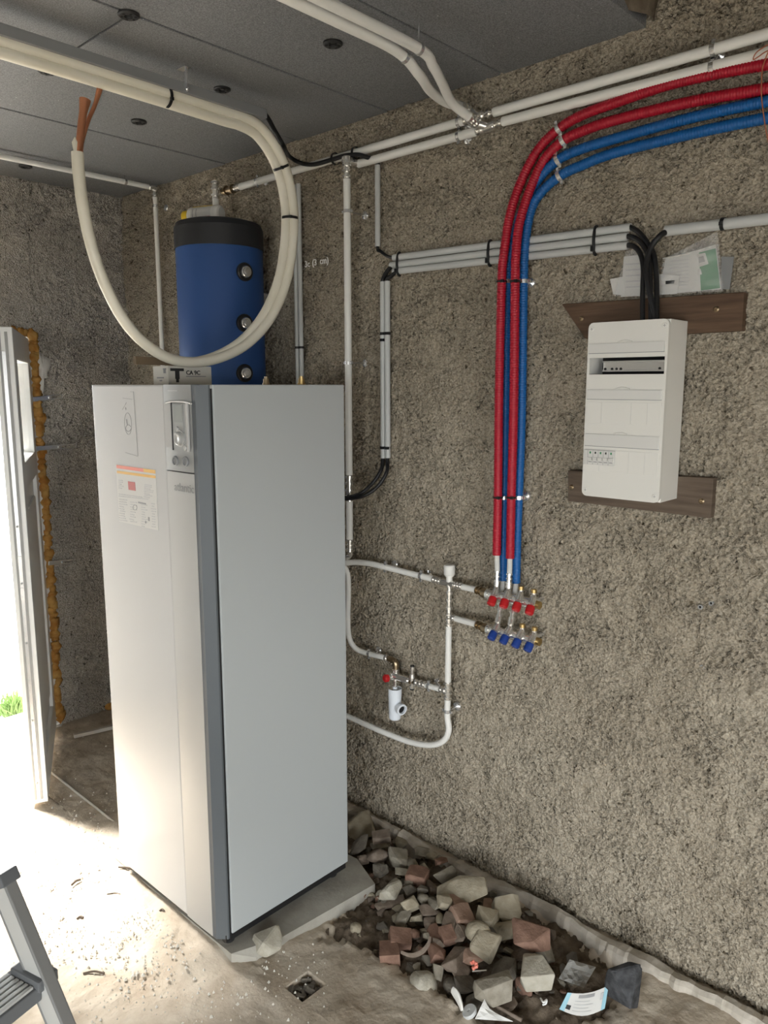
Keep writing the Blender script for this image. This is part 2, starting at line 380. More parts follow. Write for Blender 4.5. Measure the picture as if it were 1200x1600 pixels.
# unseen walls: left, with an opening added for low light, and the rear wall with its open garage doorway
struct(MB().box((RX0-0.2, RY0-0.2, -0.3), (RX0, -1.8, HZ+0.2)).box((RX0-0.2, 0.6, -0.3), (RX0, BY+0.3, HZ+0.2)).box((RX0-0.2, -1.8, 1.9), (RX0, 0.6, HZ+0.2)).build('wall_left', M_plain), 'plain masonry side wall with an opening added to let in low light')
GX0, GX1, GH = -1.6, 0.5, 1.9
rw = MB().box((RX0, RY0-0.2, -0.3), (GX0, RY0, HZ)).box((GX1, RY0-0.2, -0.3), (WX+0.1, RY0, HZ)).box((GX0, RY0-0.2, GH), (GX1, RY0, HZ))
struct(rw.build('wall_rear', M_plain), 'plain masonry wall around the open garage doorway')

# ceiling: graphite foam boards screwed under the slab
ceil = struct(MB().box((RX0, 1.10, CZ+0.055), (WX+0.1, BY+0.2, CZ+0.5)).build('ceiling', M_rawedge), 'ceiling lined with dark graphite insulation boards')
rawm = MB()
gx = np.linspace(RX0, WX, 160)
for i in range(len(gx)-1):                        # ragged raw edge of the slab
    y0 = 1.085+0.02*math.sin(gx[i]*13)+0.008*math.sin(gx[i]*41); y1 = 1.085+0.02*math.sin(gx[i+1]*13)+0.008*math.sin(gx[i+1]*41)
    rawm.add([(gx[i], y0+0.012, CZ+0.012), (gx[i+1], y1+0.012, CZ+0.012), (gx[i+1], y1-0.03, CZ+0.25), (gx[i], y0-0.03, CZ+0.25), (gx[i+1], y1+0.02, CZ+0.53), (gx[i], y0+0.02, CZ+0.53)], [(0,1,2,3), (3,2,4,5)])
rawm.build('slab_edge', M_rawedge, ceil)
MB().box((RX0, RY0, HZ), (WX+0.1, 1.2, HZ+0.2)).build('upper_slab', M_rawedge, ceil)
seams = [1.098, 1.60, 2.12, 2.64, 3.155, 3.69, BY+0.005]
joints = [[0.35, -0.9], [1.55-1.2, -0.8], [1.243, 0.04, -1.16], [0.62, -0.6], [0.95, -0.25], [0.5, -0.7]]
g = 0.0034
for r_ in range(6):
    xs = [WX+0.0] + joints[r_] + [RX0]
    for a, b in zip(xs[:-1], xs[1:]):
        dz = random.Random(r_*7+int(a*100)).uniform(0, 0.003)
        p = MB().bbox((b+g, seams[r_]+g, CZ+dz), (a-g, seams[r_+1]-g, CZ+0.056), 0.0025).build('insulation_board', M_panel, ceil)
def disc(px, py, r=0.03):
    c = AZ(px, py, CZ); b = thing('insulation_disc', '', 'fixing disc', c)
    z = CZ
    MB().lathe((c.x, c.y, z+0.004), (c.x, c.y, z-0.006), [(0, r), (0.7, r), (1.0, r*0.86), (1.0, r*0.42), (0.35, r*0.36), (0.35, 0.0)], 24).build('rim', M_disc, b)
    h = MB()
    for k in range(6):
        a = k*math.pi/3+0.3; h.cyl((c.x+r*0.64*math.cos(a), c.y+r*0.64*math.sin(a), z-0.0065), (c.x+r*0.64*math.cos(a), c.y+r*0.64*math.sin(a), z-0.004), r*0.13, 8)
    h.build('rim_hole', M_disc_hole, b)
    return b
for px, py, lab in ((201, 23, 'black insulation disc at the board joint at upper left of the ceiling'), (520, 68, 'black insulation disc left of the twin white ceiling pipes'),
                    (347, 139, 'black insulation disc just right of the metal hanger above the cream pipes'), (217, 190, 'black insulation disc right of the bare copper pipe ends'),
                    (74, 111, 'black insulation disc half hidden behind the cream pipe pair'), (40, 260, 'black insulation disc farthest back, beside the thin white ceiling pipe')):
    disc(px, py)['label'] = lab
sp = MB(); r_ = random.Random(4)                  # tiny pale flecks in the foam boards
for _ in range(260):
    x, y = r_.uniform(0.8, 2.28), r_.uniform(1.15, 4.1); s = r_.uniform(0.0008, 0.0022)
    sp.add([(x-s, y-s, CZ-0.0006), (x+s, y-s*0.5, CZ-0.0006), (x+s*0.6, y+s, CZ-0.0006), (x-s*0.7, y+s*0.6, CZ-0.0006)], [(0,1,2,3)])
o = sp.build('foam_fleck', M_panel_speck, ceil); o['kind'] = 'stuff'

# floor: concrete with a dug-out pit along the wall and a small square hole
PIT = [AZ(*q, 0)[:2] for q in ((470, 1478), (520, 1466), (575, 1486), (600, 1502), (640, 1530), (690, 1562), (735, 1590), (790, 1640), (900, 1650), (925, 1602), (960, 1570), (1003, 1538))]
PIT = [(1.60, 1.80)] + PIT[1:] + [(2.25, 0.93), (2.25, 2.75), (1.95, 2.75), (1.95, 1.95)]
H0 = AZ(448, 1544, 0); H1 = AZ(504, 1537, 0); H2 = AZ(474, 1521, 0); H3 = AZ(480, 1563, 0)
hx0, hx1, hy0, hy1 = (H0.x+H3.x)/2, (H1.x+H2.x)/2, (H3.y+H1.y)/2, (H0.y+H2.y)/2
hx0, hx1 = min(hx0, hx1)-0.008, max(hx0, hx1)+0.008; hy0, hy1 = min(hy0, hy1), max(hy0, hy1)
def sd_poly(X, Y, poly):                         # signed distance, negative inside
    d = np.full(X.shape, 1e9); s = np.ones(X.shape); n = len(poly)
    for i in range(n):
        ax, ay = poly[i]; bx, by = poly[i-1]; ex, ey = bx-ax, by-ay; wx, wy = X-ax, Y-ay
        t = np.clip((wx*ex+wy*ey)/(ex*ex+ey*ey), 0, 1); d = np.minimum(d, (wx-ex*t)**2+(wy-ey*t)**2)
        c1 = Y >= ay; c2 = Y < by; c3 = ex*wy > ey*wx
        s = np.where((c1 & c2 & c3) | (~c1 & ~c2 & ~c3), -s, s)
    return s*np.sqrt(d)
def heightfield(name, xs, ys, zf, mtl, keep=None):
    X, Y = np.meshgrid(xs, ys, indexing='ij'); Z = zf(X, Y)
    idx = np.arange(X.size).reshape(X.shape); f = np.stack([idx[:-1, :-1], idx[1:, :-1], idx[1:, 1:], idx[:-1, 1:]], -1).reshape(-1, 4)
    if keep is not None: k = keep(X, Y); f = f[np.all(k.ravel()[f], axis=1)]
    me = bpy.data.meshes.new(name); me.from_pydata(np.stack([X, Y, Z], -1).reshape(-1, 3).tolist(), [], f.tolist())
    me.polygons.foreach_set('use_smooth', np.ones(len(f), bool)); me.materials.append(mtl); me.update()
    ob = bpy.data.objects.new(name, me); COL.objects.link(ob); return ob
e = 0.002
fxs = np.unique(np.concatenate([np.arange(0.2, WX+0.03, 0.013), [hx0-e, hx0, hx1, hx1+e]])); fys = np.unique(np.concatenate([np.arange(0.2, BY+0.05, 0.013), [hy0-e, hy0, hy1, hy1+e]]))
_gi = np.ix_(((fxs-0.2)/0.013).astype(int), ((fys-0.2)/0.013).astype(int))
fn1 = bandnoise(340, 340, 0.013, 0.03, 0.2, 3)[_gi]; fn2 = bandnoise(340, 340, 0.013, 0.2, 1.2, 5)[_gi]
_near = ((np.abs(fxs-(hx0+hx1)/2) < 0.12)[:, None] & (np.abs(fys-(hy0+hy1)/2) < 0.12)[None, :]); fn1 = np.where(_near, 0, fn1); fn2 = np.where(_near, 0, fn2)
def rise(X, Y):                                  # the floor swells up to the pad in front of the cabinet
    f = lambda t: np.clip(t, 0, 1)**2*(3-2*np.clip(t, 0, 1))
    return 0.031*f((X-1.04)/0.20)*f((Y-1.93)/0.12)*f((3.1-Y)/0.35)*f((1.6-X)/0.15)
def floor_z(X, Y):
    z = fn1*0.0016 + fn2*0.0030 + rise(X, Y)
    s = sd_poly(X, Y, PIT) + fn1*0.010
    z = np.where(s < 0, z - 0.13*np.clip(-s/0.17, 0, 1), z)
    hole = (X >= hx0-1e-6) & (X <= hx1+1e-6) & (Y >= hy0-1e-6) & (Y <= hy1+1e-6)
    return np.where(hole, -0.05, z)
fl = struct(heightfield('floor', fxs, fys, floor_z, M_floor), 'dusty bare concrete floor')
MB().box((RX0, RY0-0.2, -0.1), (0.21, BY, -0.004)).box((0.2, RY0-0.2, -0.1), (WX, 0.21, -0.004)).build('outer_floor', M_floor, fl)
sxs = np.arange(1.35, WX, 0.010); sys_ = np.arange(0.75, 2.8, 0.010)
s1 = bandnoise(len(sxs), len(sys_), 0.010, 0.02, 0.12, 13); s2 = bandnoise(len(sxs), len(sys_), 0.010, 0.12, 0.6, 17)
HEAP = (1.98, 1.62)
def soil_z(X, Y):
    s = sd_poly(X, Y, PIT)
    return -0.022 + s1*0.0045 + s2*0.008 + np.where(s > 0, -0.9*s, 0) + 0.03*np.exp(-(((X-2.02)/0.16)**2+((Y-1.55)/0.5)**2))
so = heightfield('soil', sxs, sys_, soil_z, M_soil, keep=lambda X, Y: sd_poly(X, Y, PIT) < 0.07)
so['kind'] = 'stuff'; tag(so, 'bare brown soil in the dug strip along the wall', 'soil')
def soil_at(x, y):
    i = min(max(int((x-1.35)/0.010), 0), len(sxs)-1); j = min(max(int((y-0.75)/0.010), 0), len(sys_)-1)
    return SOILZ[i, j]
_X, _Y = np.meshgrid(sxs, sys_, indexing='ij'); SOILZ = soil_z(_X, _Y)
# clods lying in the square hole
hb = MB(); r_ = random.Random(9)
for _ in range(60):
    x, y = r_.uniform(hx0+0.012, hx1-0.012), r_.uniform(hy0+0.012, hy1-0.012); a = r_.uniform(0, 6.28); l = r_.uniform(0.008, 0.017)
    hb.bbox((-l, -l*0.5, 0), (l, l*0.5, l*0.8), 0.002, Matrix.Translation((x, y, -0.05+r_.uniform(0, 0.034))) @ Matrix.Rotation(a, 4, 'Z') @ Matrix.Rotation(r_.uniform(-0.5, 0.5), 4, 'X'))
o = hb.build('rubble_fill', M_st['d']); o['kind'] = 'stuff'; tag(o, 'dark clods filling the small square hole in the concrete floor', 'debris')
# footing ledge along the foot of the wall, with a dark gap behind
lx = np.linspace(0.3, 2.9, 150)+np.random.default_rng(8).uniform(-0.005, 0.005, 150); led = MB(); r1 = np.stack([np.convolve(np.random.default_rng(40+k).standard_normal(170), np.ones(9)/4, 'same')[10:160] for k in range(4)], 1)*0.8
def ledge_row(i):
    y = lx[i]; w = 0.078+0.012*r1[i, 0]; h = 0.030+0.006*r1[i, 1]
    return [(WX-w-0.02, y, -0.12), (WX-w, y, h-0.012), (WX-w+0.012, y, h), (WX-0.040+0.006*r1[i, 2], y, h+0.006*r1[i, 3]), (WX-0.036+0.006*r1[i, 2], y, -0.03), (WX+0.01, y, -0.04)]
rows = [ledge_row(i) for i in range(150)]
led.add([q for r_ in rows for q in r_], [(i*6+k, i*6+k+1, (i+1)*6+k+1, (i+1)*6+k) for i in range(149) for k in range(5)], False)
struct(led.build('trim_1', M_ledge), 'broken concrete footing ledge along the foot of the wall')
# concrete pad under the heat pump
pz = 0.034
pad = [AZ(586, 1381, pz)[:2], AZ(441, 1464, pz)[:2], AZ(400, 1486, pz)[:2]]
pad = [(1.93, 2.72), (1.985, 1.99), pad[0], pad[1], pad[2], (1.332, 1.93), (1.332, 2.72)]
struct(MB().prism([(x, y, pz if k != 4 else 0.010) for k, (x, y) in enumerate(pad)], (0, 0, -0.1)).build('trim_2', M_pad), 'low concrete pad under the white heat pump cabinet')

# ------------------------------------------------------------------ outside, doorway and door
gz = -0.04
struct(MB().add([(-14, BY+0.28, gz), (16, BY+0.28, gz), (16, 22, gz), (-14, 22, gz)], [(0,1,2,3)]).build('ground', M_extground), 'sunlit pale ground outside the door')
struct(MB().add([(-14, -20, gz), (16, -20, gz), (16, RY0-0.15, gz), (-14, RY0-0.15, gz), (-14, RY0-0.15, gz), (RX0-0.15, RY0-0.15, gz), (RX0-0.15, BY+0.28, gz), (-14, BY+0.28, gz)], [(0,1,2,3), (4,5,6,7)]).build('ground', M_darkground), 'unseen ground kept dark to cut the light bounced indoors')  # added ground out of view, shaped to hold back bounced light
struct(MB().bbox((DX0, BY-0.02, -0.1), (DX1, BY+0.30, 0.012), 0.006).build('trim_3', M_pad), 'concrete threshold of the doorway')
gr = MB(); r_ = random.Random(2); gc = AZ(26, 1112, gz)
for _ in range(220):
    a = r_.uniform(0, 6.28); q = r_.uniform(0, 0.10)**1.0; x, y = gc.x+q*math.cos(a), gc.y+q*math.sin(a); h = r_.uniform(0.05, 0.15); b = r_.uniform(-0.08, 0.08); c = r_.uniform(-0.08, 0.08); w = 0.006
    gr.add([(x-w, y, gz), (x+w, y, gz), (x+b*0.5+w*0.6, y+c*0.5, gz+h*0.6), (x+b*0.5-w*0.6, y+c*0.5, gz+h*0.6), (x+b, y+c, gz+h)], [(0,1,2,3), (3,2,4)])
o = gr.build('grass_clump', M_grass); o['kind'] = 'stuff'; tag(o, 'bright green grass tuft outside the open door', 'grass')
# fixed frame
df = struct(MB().bbox((DX1-0.066, BY-0.012, 0), (DX1+0.004, BY+0.12, DH-0.04), 0.004).build('trim_4', M_pvc), 'white door frame set in the doorway')
MB().bbox((DX0+0.02, BY+0.09, 0), (DX0+0.075, BY+0.16, DH-0.04), 0.004).build('frame_post', M_pvc, df)
MB().bbox((DX0+0.02, BY+0.091, DH-0.09), (DX1-0.02, BY+0.159, DH-0.038), 0.004).build('frame_head', M_pvc, df)
# foam squeezed out around the frame
def foam_strip(p0, p1, w, seed):
    r_ = random.Random(seed); m = MB(); p0 = Vector(p0); p1 = Vector(p1); L = (p1-p0).length; n = int(L/0.028)
    for i in range(n):
        c = p0.lerp(p1, (i+0.5)/n); s = r_.uniform(0.022, 0.036)*w; c = c+V(r_.uniform(-0.008, 0.008), r_.uniform(-0.012, 0.0), r_.uniform(-0.008, 0.008))
        k = 6; vs = []; fs = []
        for a in range(5):
            th = math.pi*(a+0.5)/5
            for b in range(8):
                ph = 2*math.pi*b/8; q = s*(1+0.22*math.sin(3*ph+i)+0.15*math.cos(2*th*2+i*1.7))
                vs.append(c+V(q*math.sin(th)*math.cos(ph)*0.95, q*math.sin(th)*math.sin(ph)*0.8, q*math.cos(th)))
        for a in range(4):
            for b in range(8): fs.append((a*8+b, a*8+(b+1)%8, (a+1)*8+(b+1)%8, (a+1)*8+b))
        fs.append(tuple(range(7,-1,-1))); fs.append(tuple(range(32, 40)))
        m.add(vs, fs, True)
    return m
th = thing('expanding_foam', 'orange expanding foam squeezed out around the door frame', 'foam', (DX1, BY, 0))
foam_strip((DX1-0.010, BY-0.004, 0.02), (DX1-0.002, BY-0.004, DH), 0.9, 5).build('side_bead', M_foamor, th)
foam_strip((DX1, BY-0.002, DH-0.004), (0.95, BY-0.002, DH-0.004), 0.85, 6).build('top_bead', M_foamor, th)
# door leaf, swung inwards
HG = V(1.738, 4.125, 0); FE = V(1.346, 3.345, 0); dl = (FE-HG); DL = dl.length; dl.normalize(); nrm = V(-dl.y, dl.x, 0)
if nrm.x < 0: nrm = -nrm
MD = Matrix(((dl.x, nrm.x, 0, HG.x), (dl.y, nrm.y, 0, HG.y), (0, 0, 1, 0), (0, 0, 0, 1)))    # local: x along leaf, y out of the outer face
zb, zt, tk = 0.02, 2.135, 0.072
dr = struct(bpy.data.objects.new('door_1', None), 'white door leaf with a glazed upper half standing open'); COL.objects.link(dr); dr.location = (HG.x, HG.y, 0)
sw = 0.13; zg0 = 1.56
for a, b in (((0, -tk, zb), (sw, 0, zt)), ((DL-sw, -tk, zb), (DL, 0, zt))): MB().bbox(a, b, 0.004, MD).build('stile', M_pvc, dr)
for z0, z1 in ((zb, zb+0.16), (zg0-0.12, zg0), (zt-0.13, zt)): MB().bbox((sw-0.002, -tk, z0), (DL-sw+0.002, 0, z1), 0.004, MD).build('rail', M_pvc, dr)
MB().bbox((sw-0.004, -tk+0.018, zb+0.15), (DL-sw+0.004, -0.018, zg0-0.11), 0.003, MD).build('lower_panel', M_pvc, dr)
MB().bbox((sw+0.05, -0.02, zb+0.25), (DL-sw-0.05, -0.008, zg0-0.22), 0.005, MD).build('raised_field', M_pvc, dr)
MB().box((sw-0.004, -tk+0.024, zg0-0.004), (DL-sw+0.004, -0.024, zt-0.126), MD).build('pane', M_glass, dr)
for k, (y0, y1) in enumerate(((-0.030, -0.020), (-0.054, -0.046))):
    MB().box((DL-0.001, y0, zb+0.02), (DL+0.006, y1, zt-0.02), MD).build('edge_seal', M_pvcg, dr)
kp = MB().box((DL, -0.045, zb+0.1), (DL+0.002, -0.031, zt-0.1), MD).build('lock_strip', M_zinc, dr)
for z in (0.12, 0.42, 0.78, 1.05, 1.3): MB().cyl(MD @ V(DL+0.001, -0.038, z), MD @ V(DL+0.004, -0.038, z), 0.005, 8).build('screw', M_pvcg, dr)
for z in (0.98, 1.12): MB().bbox((DL, -0.047, z), (DL+0.004, -0.029, z+0.05), 0.001, MD).build('latch_plate', M_zinc, dr)
# strap anchors on the back wall
for n_, (x0, y0, x1, y1, lab) in enumerate(((52, 624, 97, 619, 'zinc strap anchor on the end wall, uppermost of three beside the door'), (56, 701, 120, 696, 'zinc strap anchor on the end wall, middle one and longest of three'),
                               (76, 880, 115, 877, 'zinc strap anchor on the end wall, lowest of three beside the door'))):
    a = AY(x0, y0, BY-0.030); b = AY(x1, y1, BY-0.030); t = thing('strap_anchor', lab, 'anchor', (a.x, BY, a.z))
    u = (b-a).normalized(); n2 = V(0, -1, 0); w2 = u.cross(n2)
    M2 = Matrix(((u.x, n2.x, w2.x, a.x), (u.y, n2.y, w2.y, a.y), (u.z, n2.z, w2.z, a.z), (0, 0, 0, 1))); L = (b-a).length
    MB().bbox((0, -0.02, -0.012), (L*0.62, 0.003, 0.012), 0.001, M2).bbox((L*0.60, 0, 0.007), (L, 0.003, 0.013), 0.001, M2).bbox((L*0.60, 0, -0.013), (L, 0.003, -0.007), 0.001, M2).bbox((L*0.965, 0, -0.0128), (L, 0.003, 0.0128), 0.001, M2).build('strap', M_zinc, t)
    MB().lathe(M2 @ V(L*0.55, 0.001, 0), M2 @ V(L*0.55, 0.009, 0), [(0, 0.008), (0.6, 0.008), (1, 0.004)], 10).build('screw', M_zinc, t)

# ------------------------------------------------------------------ heat pump cabinet
CX0, CX1, CY0, CY1, CB, CT = 1.312, 1.893, 1.948, 2.622, 0.06, 1.90
hp = thing('heat_pump_cabinet', 'tall white heat pump cabinet with silver control strip on the concrete pad', 'heat pump', ((CX0+CX1)/2, (CY0+CY1)/2, pz))
MB().bbox((CX0+0.03, CY0+0.012, CB+0.028), (CX1, CY1-0.012, CT-0.004), 0.004).build('body', M_white, hp)
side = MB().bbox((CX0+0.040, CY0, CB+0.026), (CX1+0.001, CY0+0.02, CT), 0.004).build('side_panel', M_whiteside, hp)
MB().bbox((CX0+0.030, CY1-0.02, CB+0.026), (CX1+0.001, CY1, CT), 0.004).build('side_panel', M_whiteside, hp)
MB().bbox((CX0+0.028, CY0+0.004, CT-0.012), (CX1, CY1-0.004, CT-0.0005), 0.003).build('lid', M_white, hp)
MB().bbox((CX0+0.02, CY0+0.008, CB-0.002), (CX1-0.004, CY1-0.008, CB+0.026), 0.002).build('base_tray', M_black, hp)
for x in (CX0+0.055, CX1-0.045):
    for y in (CY0+0.045, CY1-0.045):
        MB().lathe((x, y, pz), (x, y, CB+0.005), [(0, 0.02), (0.25, 0.022), (0.45, 0.018), (0.45, 0.009), (1, 0.009)], 16).build('foot', M_rubber, hp)
yA = AX(300.5, 650, CX0).y; yB = AX(257.5, 650, CX0).y        # dark post | silver strip | white door
gp = MB().add([(CX0, yA, CB+0.012), (CX0, CY0+0.034, CB+0.012), (CX0+0.026, CY0+0.004, CB+0.012), (CX0+0.032, CY0+0.004, CB+0.012), (CX0+0.05, yA, CB+0.012)] +
              [(CX0, yA, CT-0.001), (CX0, CY0+0.034, CT-0.001), (CX0+0.026, CY0+0.004, CT-0.001), (CX0+0.032, CY0+0.004, CT-0.001), (CX0+0.05, yA, CT-0.001)],
              [(0,1,6,5), (1,2,7,6), (2,3,8,7), (4,3,2,1,0), (5,6,7,8,9), (3,4,9,8)])
gp.build('corner_post', M_dgrey, hp)
MB().box((CX0+0.030, CY0+0.006, CB+0.02), (CX0+0.045, CY0+0.02, CT-0.004)).build('panel_gap', M_black, hp)
MB().bbox((CX0, yB+0.0015, CB+0.012), (CX0+0.04, CY1-0.001, CT), 0.006).build('door', M_white, hp)
zC = AX(280, 737, CX0).z
def bowed(y0, y1, z0, z1, bow):                  # gently bowed strip facing -X
    m = MB(); n = 8; vs = []
    for i in range(n+1):
        t = i/n; y = y0+(y1-y0)*t; x = CX0-0.001-bow*(1-(2*t-1)**2); vs += [(x, y, z0), (x, y, z1)]
    vs += [(CX0+0.03, y1, z0), (CX0+0.03, y1, z1), (CX0+0.03, y0, z0), (CX0+0.03, y0, z1)]; k = n+3
    m.add(vs, [(2*i, 2*i+1, 2*i+3, 2*i+2) for i in range(n)], True)
    m.add(vs, [(2*i, 2*i+2, 2*i+3, 2*i+1)[::-1] for i in range(n, n+2)] + [(2*(n+2), 0, 1, 2*(n+2)+1)[::-1]])
    m.add(vs, [tuple(2*i for i in range(k)), tuple(2*i+1 for i in range(k))[::-1]])
    return m
bowed(yA+0.001, yB, CB+0.012, zC-0.002, 0.0012).build('silver_strip', M_silverlight, hp)
cp = bowed(yA+0.001, yB, zC+0.002, CT, 0.0025).build('control_panel', M_silver, hp)
def FR(px0, py0, px1, py1, th=0.001, x=CX0-0.0055, m=None):   # rectangle lying on the front, from two corners in the photograph
    a = AX(px0, py0, CX0); b = AX(px1, py1, CX0); m = m or MB()
    return m.box((x-th, min(a.y, b.y), min(a.z, b.z)), (x, max(a.y, b.y), max(a.z, b.z)))
FR(258.5, 630, 299.5, 702, 0.0015, CX0-0.0045).build('bezel', M_silverlight, cp)
FR(273, 631, 292, 702, 0.003, CX0-0.0055).build('fascia', M_silver, cp)
FR(271, 629, 273, 703, 0.003, CX0-0.0055).build('slot', M_black, cp)
FR(293, 628, 299, 706, 0.0045, CX0-0.0045).build('bright_rib', M_white, cp)
arch = [AX(px, py, CX0-0.007) for px, py in ((259, 629), (268, 627.3), (279, 627), (290, 628), (299, 631))]
MB().sweep(spline(arch), 0.003, 8).build('bright_rib', M_white, cp)
FR(275, 633, 289, 660, 0.001, CX0-0.0085).build('display', M_lcd, cp)
k0 = AX(282, 685, CX0-0.008)
MB().lathe(k0+V(0.002, 0, 0), k0+V(-0.014, 0, 0), [(0, 0.026), (0.3, 0.026), (0.3, 0.021), (0.9, 0.0195), (1, 0.017), (1, 0.012), (0.85, 0.0)], 28).build('knob', M_silverlight, cp)
for px, py in ((278, 670), (290.5, 700)):
    k0 = AX(px, py, CX0-0.007); MB().lathe(k0+V(0.002, 0, 0), k0+V(-0.005, 0, 0), [(0, 0.0075), (0.8, 0.0075), (1, 0.006)], 16).build('button', M_silverlight, cp)
for px, py in ((274.5, 720), (290.5, 721)):
    k0 = AX(px, py, CX0-0.004); MB().lathe(k0+V(0.001, 0, 0), k0+V(-0.005, 0, 0), [(0, 0.0155), (0.7, 0.0155), (1, 0.014), (1, 0.0115), (0.3, 0.011), (0.3, 0)], 22).build('gauge', M_trough, cp)
a = AX(262, 611, CX0-0.0055); MB().box((a.x-0.0008, a.y-0.055, a.z), (a.x, a.y, a.z+0.002)).build('print', M_printl, cp)
a = AX(272.5, 766, CX0-0.0055)
text_mesh('lettering', 'atlantic', 0.0375, M_print, hp, a, (0, -1, 0), (0, 0, 1), 0.0003, 0.0)
# thin printed outline and stickers on the door
pr = MB(); xo = CX0-0.0002
def line(m, q0, q1, w=0.0012, x=None, th=0.0006):
    x = xo if x is None else x
    a = AX(*q0, x); b = AX(*q1, x); d = (b-a); n = V(1, 0, 0).cross(d).normalized()*w/2
    m.prism([a-n, b-n, b+n, a+n], (-th, 0, 0))
for q0, q1 in (((203.5, 612), (208.5, 612.3)), ((208.5, 612.3), (215.5, 712)), ((196, 707), (215.5, 713)), ((192, 622), (206.5, 624)), ((195, 634), (191.5, 640)), ((197.5, 629), (195.5, 633))): line(pr, q0, q1)
ov = [AX(200+5.5*math.cos(t)+0.9*math.sin(t), 662+17*math.sin(t), xo) for t in np.linspace(0, 2*math.pi, 25)]
pr.sweep(ov, 0.0006, 5); dr_ = [AX(200.5+4*math.cos(t), 669+5*math.sin(t), xo) for t in np.linspace(0.2, 5.9, 14)]; pr.sweep(dr_, 0.001, 5)
line(pr, (197.5, 655), (199, 664), 0.006); line(pr, (195.8, 637), (197, 640), 0.006)
pr.build('printed_outline', M_print, hp)
st = FR(181.5, 725.5, 248, 829, 0.0012, CX0+0.0002).build('sticker', M_paper, hp)
def skew(m, q0, q1, q2, q3, x, th=0.0006): m.prism([AX(*q, x) for q in (q0, q1, q2, q3)], (-th, 0, 0)); return m
xs_ = CX0-0.001
skew(MB(), (182, 726.3), (224, 732), (224.5, 737.5), (182.4, 731.4), xs_).build('print_band', M_coral, st)
skew(MB(), (224, 732), (242.5, 734.5), (243, 740.2), (224.5, 737.5), xs_).build('print_band', M_orange, st)
skew(MB(), (182.8, 735.3), (243, 743.2), (243.2, 747.5), (183, 739.3), xs_).build('print_band', M_orange, st)
skew(MB(), (200, 752), (211, 753.5), (212, 767), (201, 765), xs_).build('print_block', M_redprint, st)
pm = MB(); r_ = random.Random(3)
for (x0, y0, w_, n, dy) in ((184.5, 750, 9, 5, 3.0), (224, 752, 17, 8, 2.7), (184, 772, 50, 2, 3.2), (185, 780, 14, 10, 3.6), (202, 782, 12, 9, 3.8), (220, 784, 11, 10, 3.7), (236, 780, 8, 10, 4.0)):
    for i in range(n):
        y = y0+i*dy+(0.13*(x0-184)); line(pm, (x0+r_.uniform(0, 2), y), (x0+w_*r_.uniform(0.55, 1), y+w_*0.1), 0.0022, xs_)
pm.build('print_line', M_printl, st)
pk = MB(); line(pk, (216, 785), (228, 787.5), 0.005, xs_-0.0004); line(pk, (232.5, 808), (232.8, 814), 0.008, xs_-0.0004); line(pk, (227, 815), (228.5, 817), 0.008, xs_-0.0004)
pk.sweep([AX(211+3.2*math.cos(t), 793+4*math.sin(t), xs_) for t in np.linspace(0, 6.2, 14)], 0.001, 5); pk.build('print_mark', M_print, st)
# brass plug heads on the lid
for n_, (px, r, lab) in enumerate(((416, 0.013, 'dull brass pipe stub on the cabinet top near the blue tank'), (471, 0.014, 'brass pipe fitting on the cabinet top at the foot of the grey conduits'))):
    c = AY(px, 600, 2.45); c.x = min(c.x, CX1-0.03); k = c.x/AY(px, 600, 2.45).x; c.y = 2.45*k
    t = thing('brass_stub', lab, 'fitting', (c.x, c.y, CT))
    MB().lathe((c.x, c.y, CT-0.002), (c.x, c.y, CT+0.022), [(0, r*1.1), (0.35, r*1.1), (0.35, r*0.9), (1, r*0.85)], 6 if n_ else 16).build('collar', M_bronze if not n_ else M_brass, t)
    MB().cyl((c.x, c.y, CT+0.018), (c.x, c.y, CT+0.03), r*0.55, 12).build('tip', M_bronze if not n_ else M_brass, t)

# ------------------------------------------------------------------ blue buffer tank with the can on top
TX, TY, TR, TT = 2.070, 2.898, 0.186, 2.585
tk_ = thing('buffer_tank', 'blue jacketed buffer tank with a black top rim behind the white cabinet', 'tank', (TX, TY, 1.25))
def ringprof(z0, z1, prof): return [((z-z0)/(z1-z0), r) for z, r in prof]
zt0 = AX(341, 371, TX-TR*0.8).z
zr = 2.475
MB().lathe((TX, TY, 1.25), (TX, TY, TT), ringprof(1.25, TT, [(1.25, TR*0.9), (1.265, TR), (zr, TR)]), 64).build('jacket', M_blue, tk_)
MB().lathe((TX, TY, 1.25), (TX, TY, TT), ringprof(1.25, TT, [(zr-0.003, TR), (zr-0.003, TR+0.004), (TT-0.03, TR+0.004), (TT-0.008, TR-0.006), (TT, TR-0.03), (TT, 0)]), 64).build('top_rim', M_tankcap, tk_)
for py in (425, 505, 583):                        # three stopped sockets down the side
    d = _ray(382, py); A = d[0]**2+d[1]**2; B = -(d[0]*TX+d[1]*TY); Cc = TX*TX+TY*TY-TR*TR; tt = (-B-math.sqrt(max(B*B-A*Cc, 0)))/A
    p = V(d[0]*tt, d[1]*tt, d[2]*tt+CAMZ); n = V(p.x-TX, p.y-TY, 0).normalized()
    bs = MB().lathe(p-n*0.01, p+n*0.010, [(0, 0.038), (0.8, 0.038), (1.0, 0.034), (1.0, 0.026), (0.8, 0.024)], 28).build('socket', M_black, tk_)
    MB().lathe(p-n*0.005, p+n*0.024, [(0, 0.0235), (0.75, 0.0235), (0.9, 0.021), (0.9, 0.014), (1.0, 0.012), (1.0, 0)], 24).build('plug', M_zinc, bs)
for z in (1.45, 2.25): MB().bbox((TX+TR*0.5, TY-0.11, z), (WX+0.004, TY+0.11, z+0.05), 0.003).build('wall_bracket', M_zinc, tk_)
cz = TT+0.037
ca = AX(291, 329, 2.03); cb = AX(352, 329, 2.03)
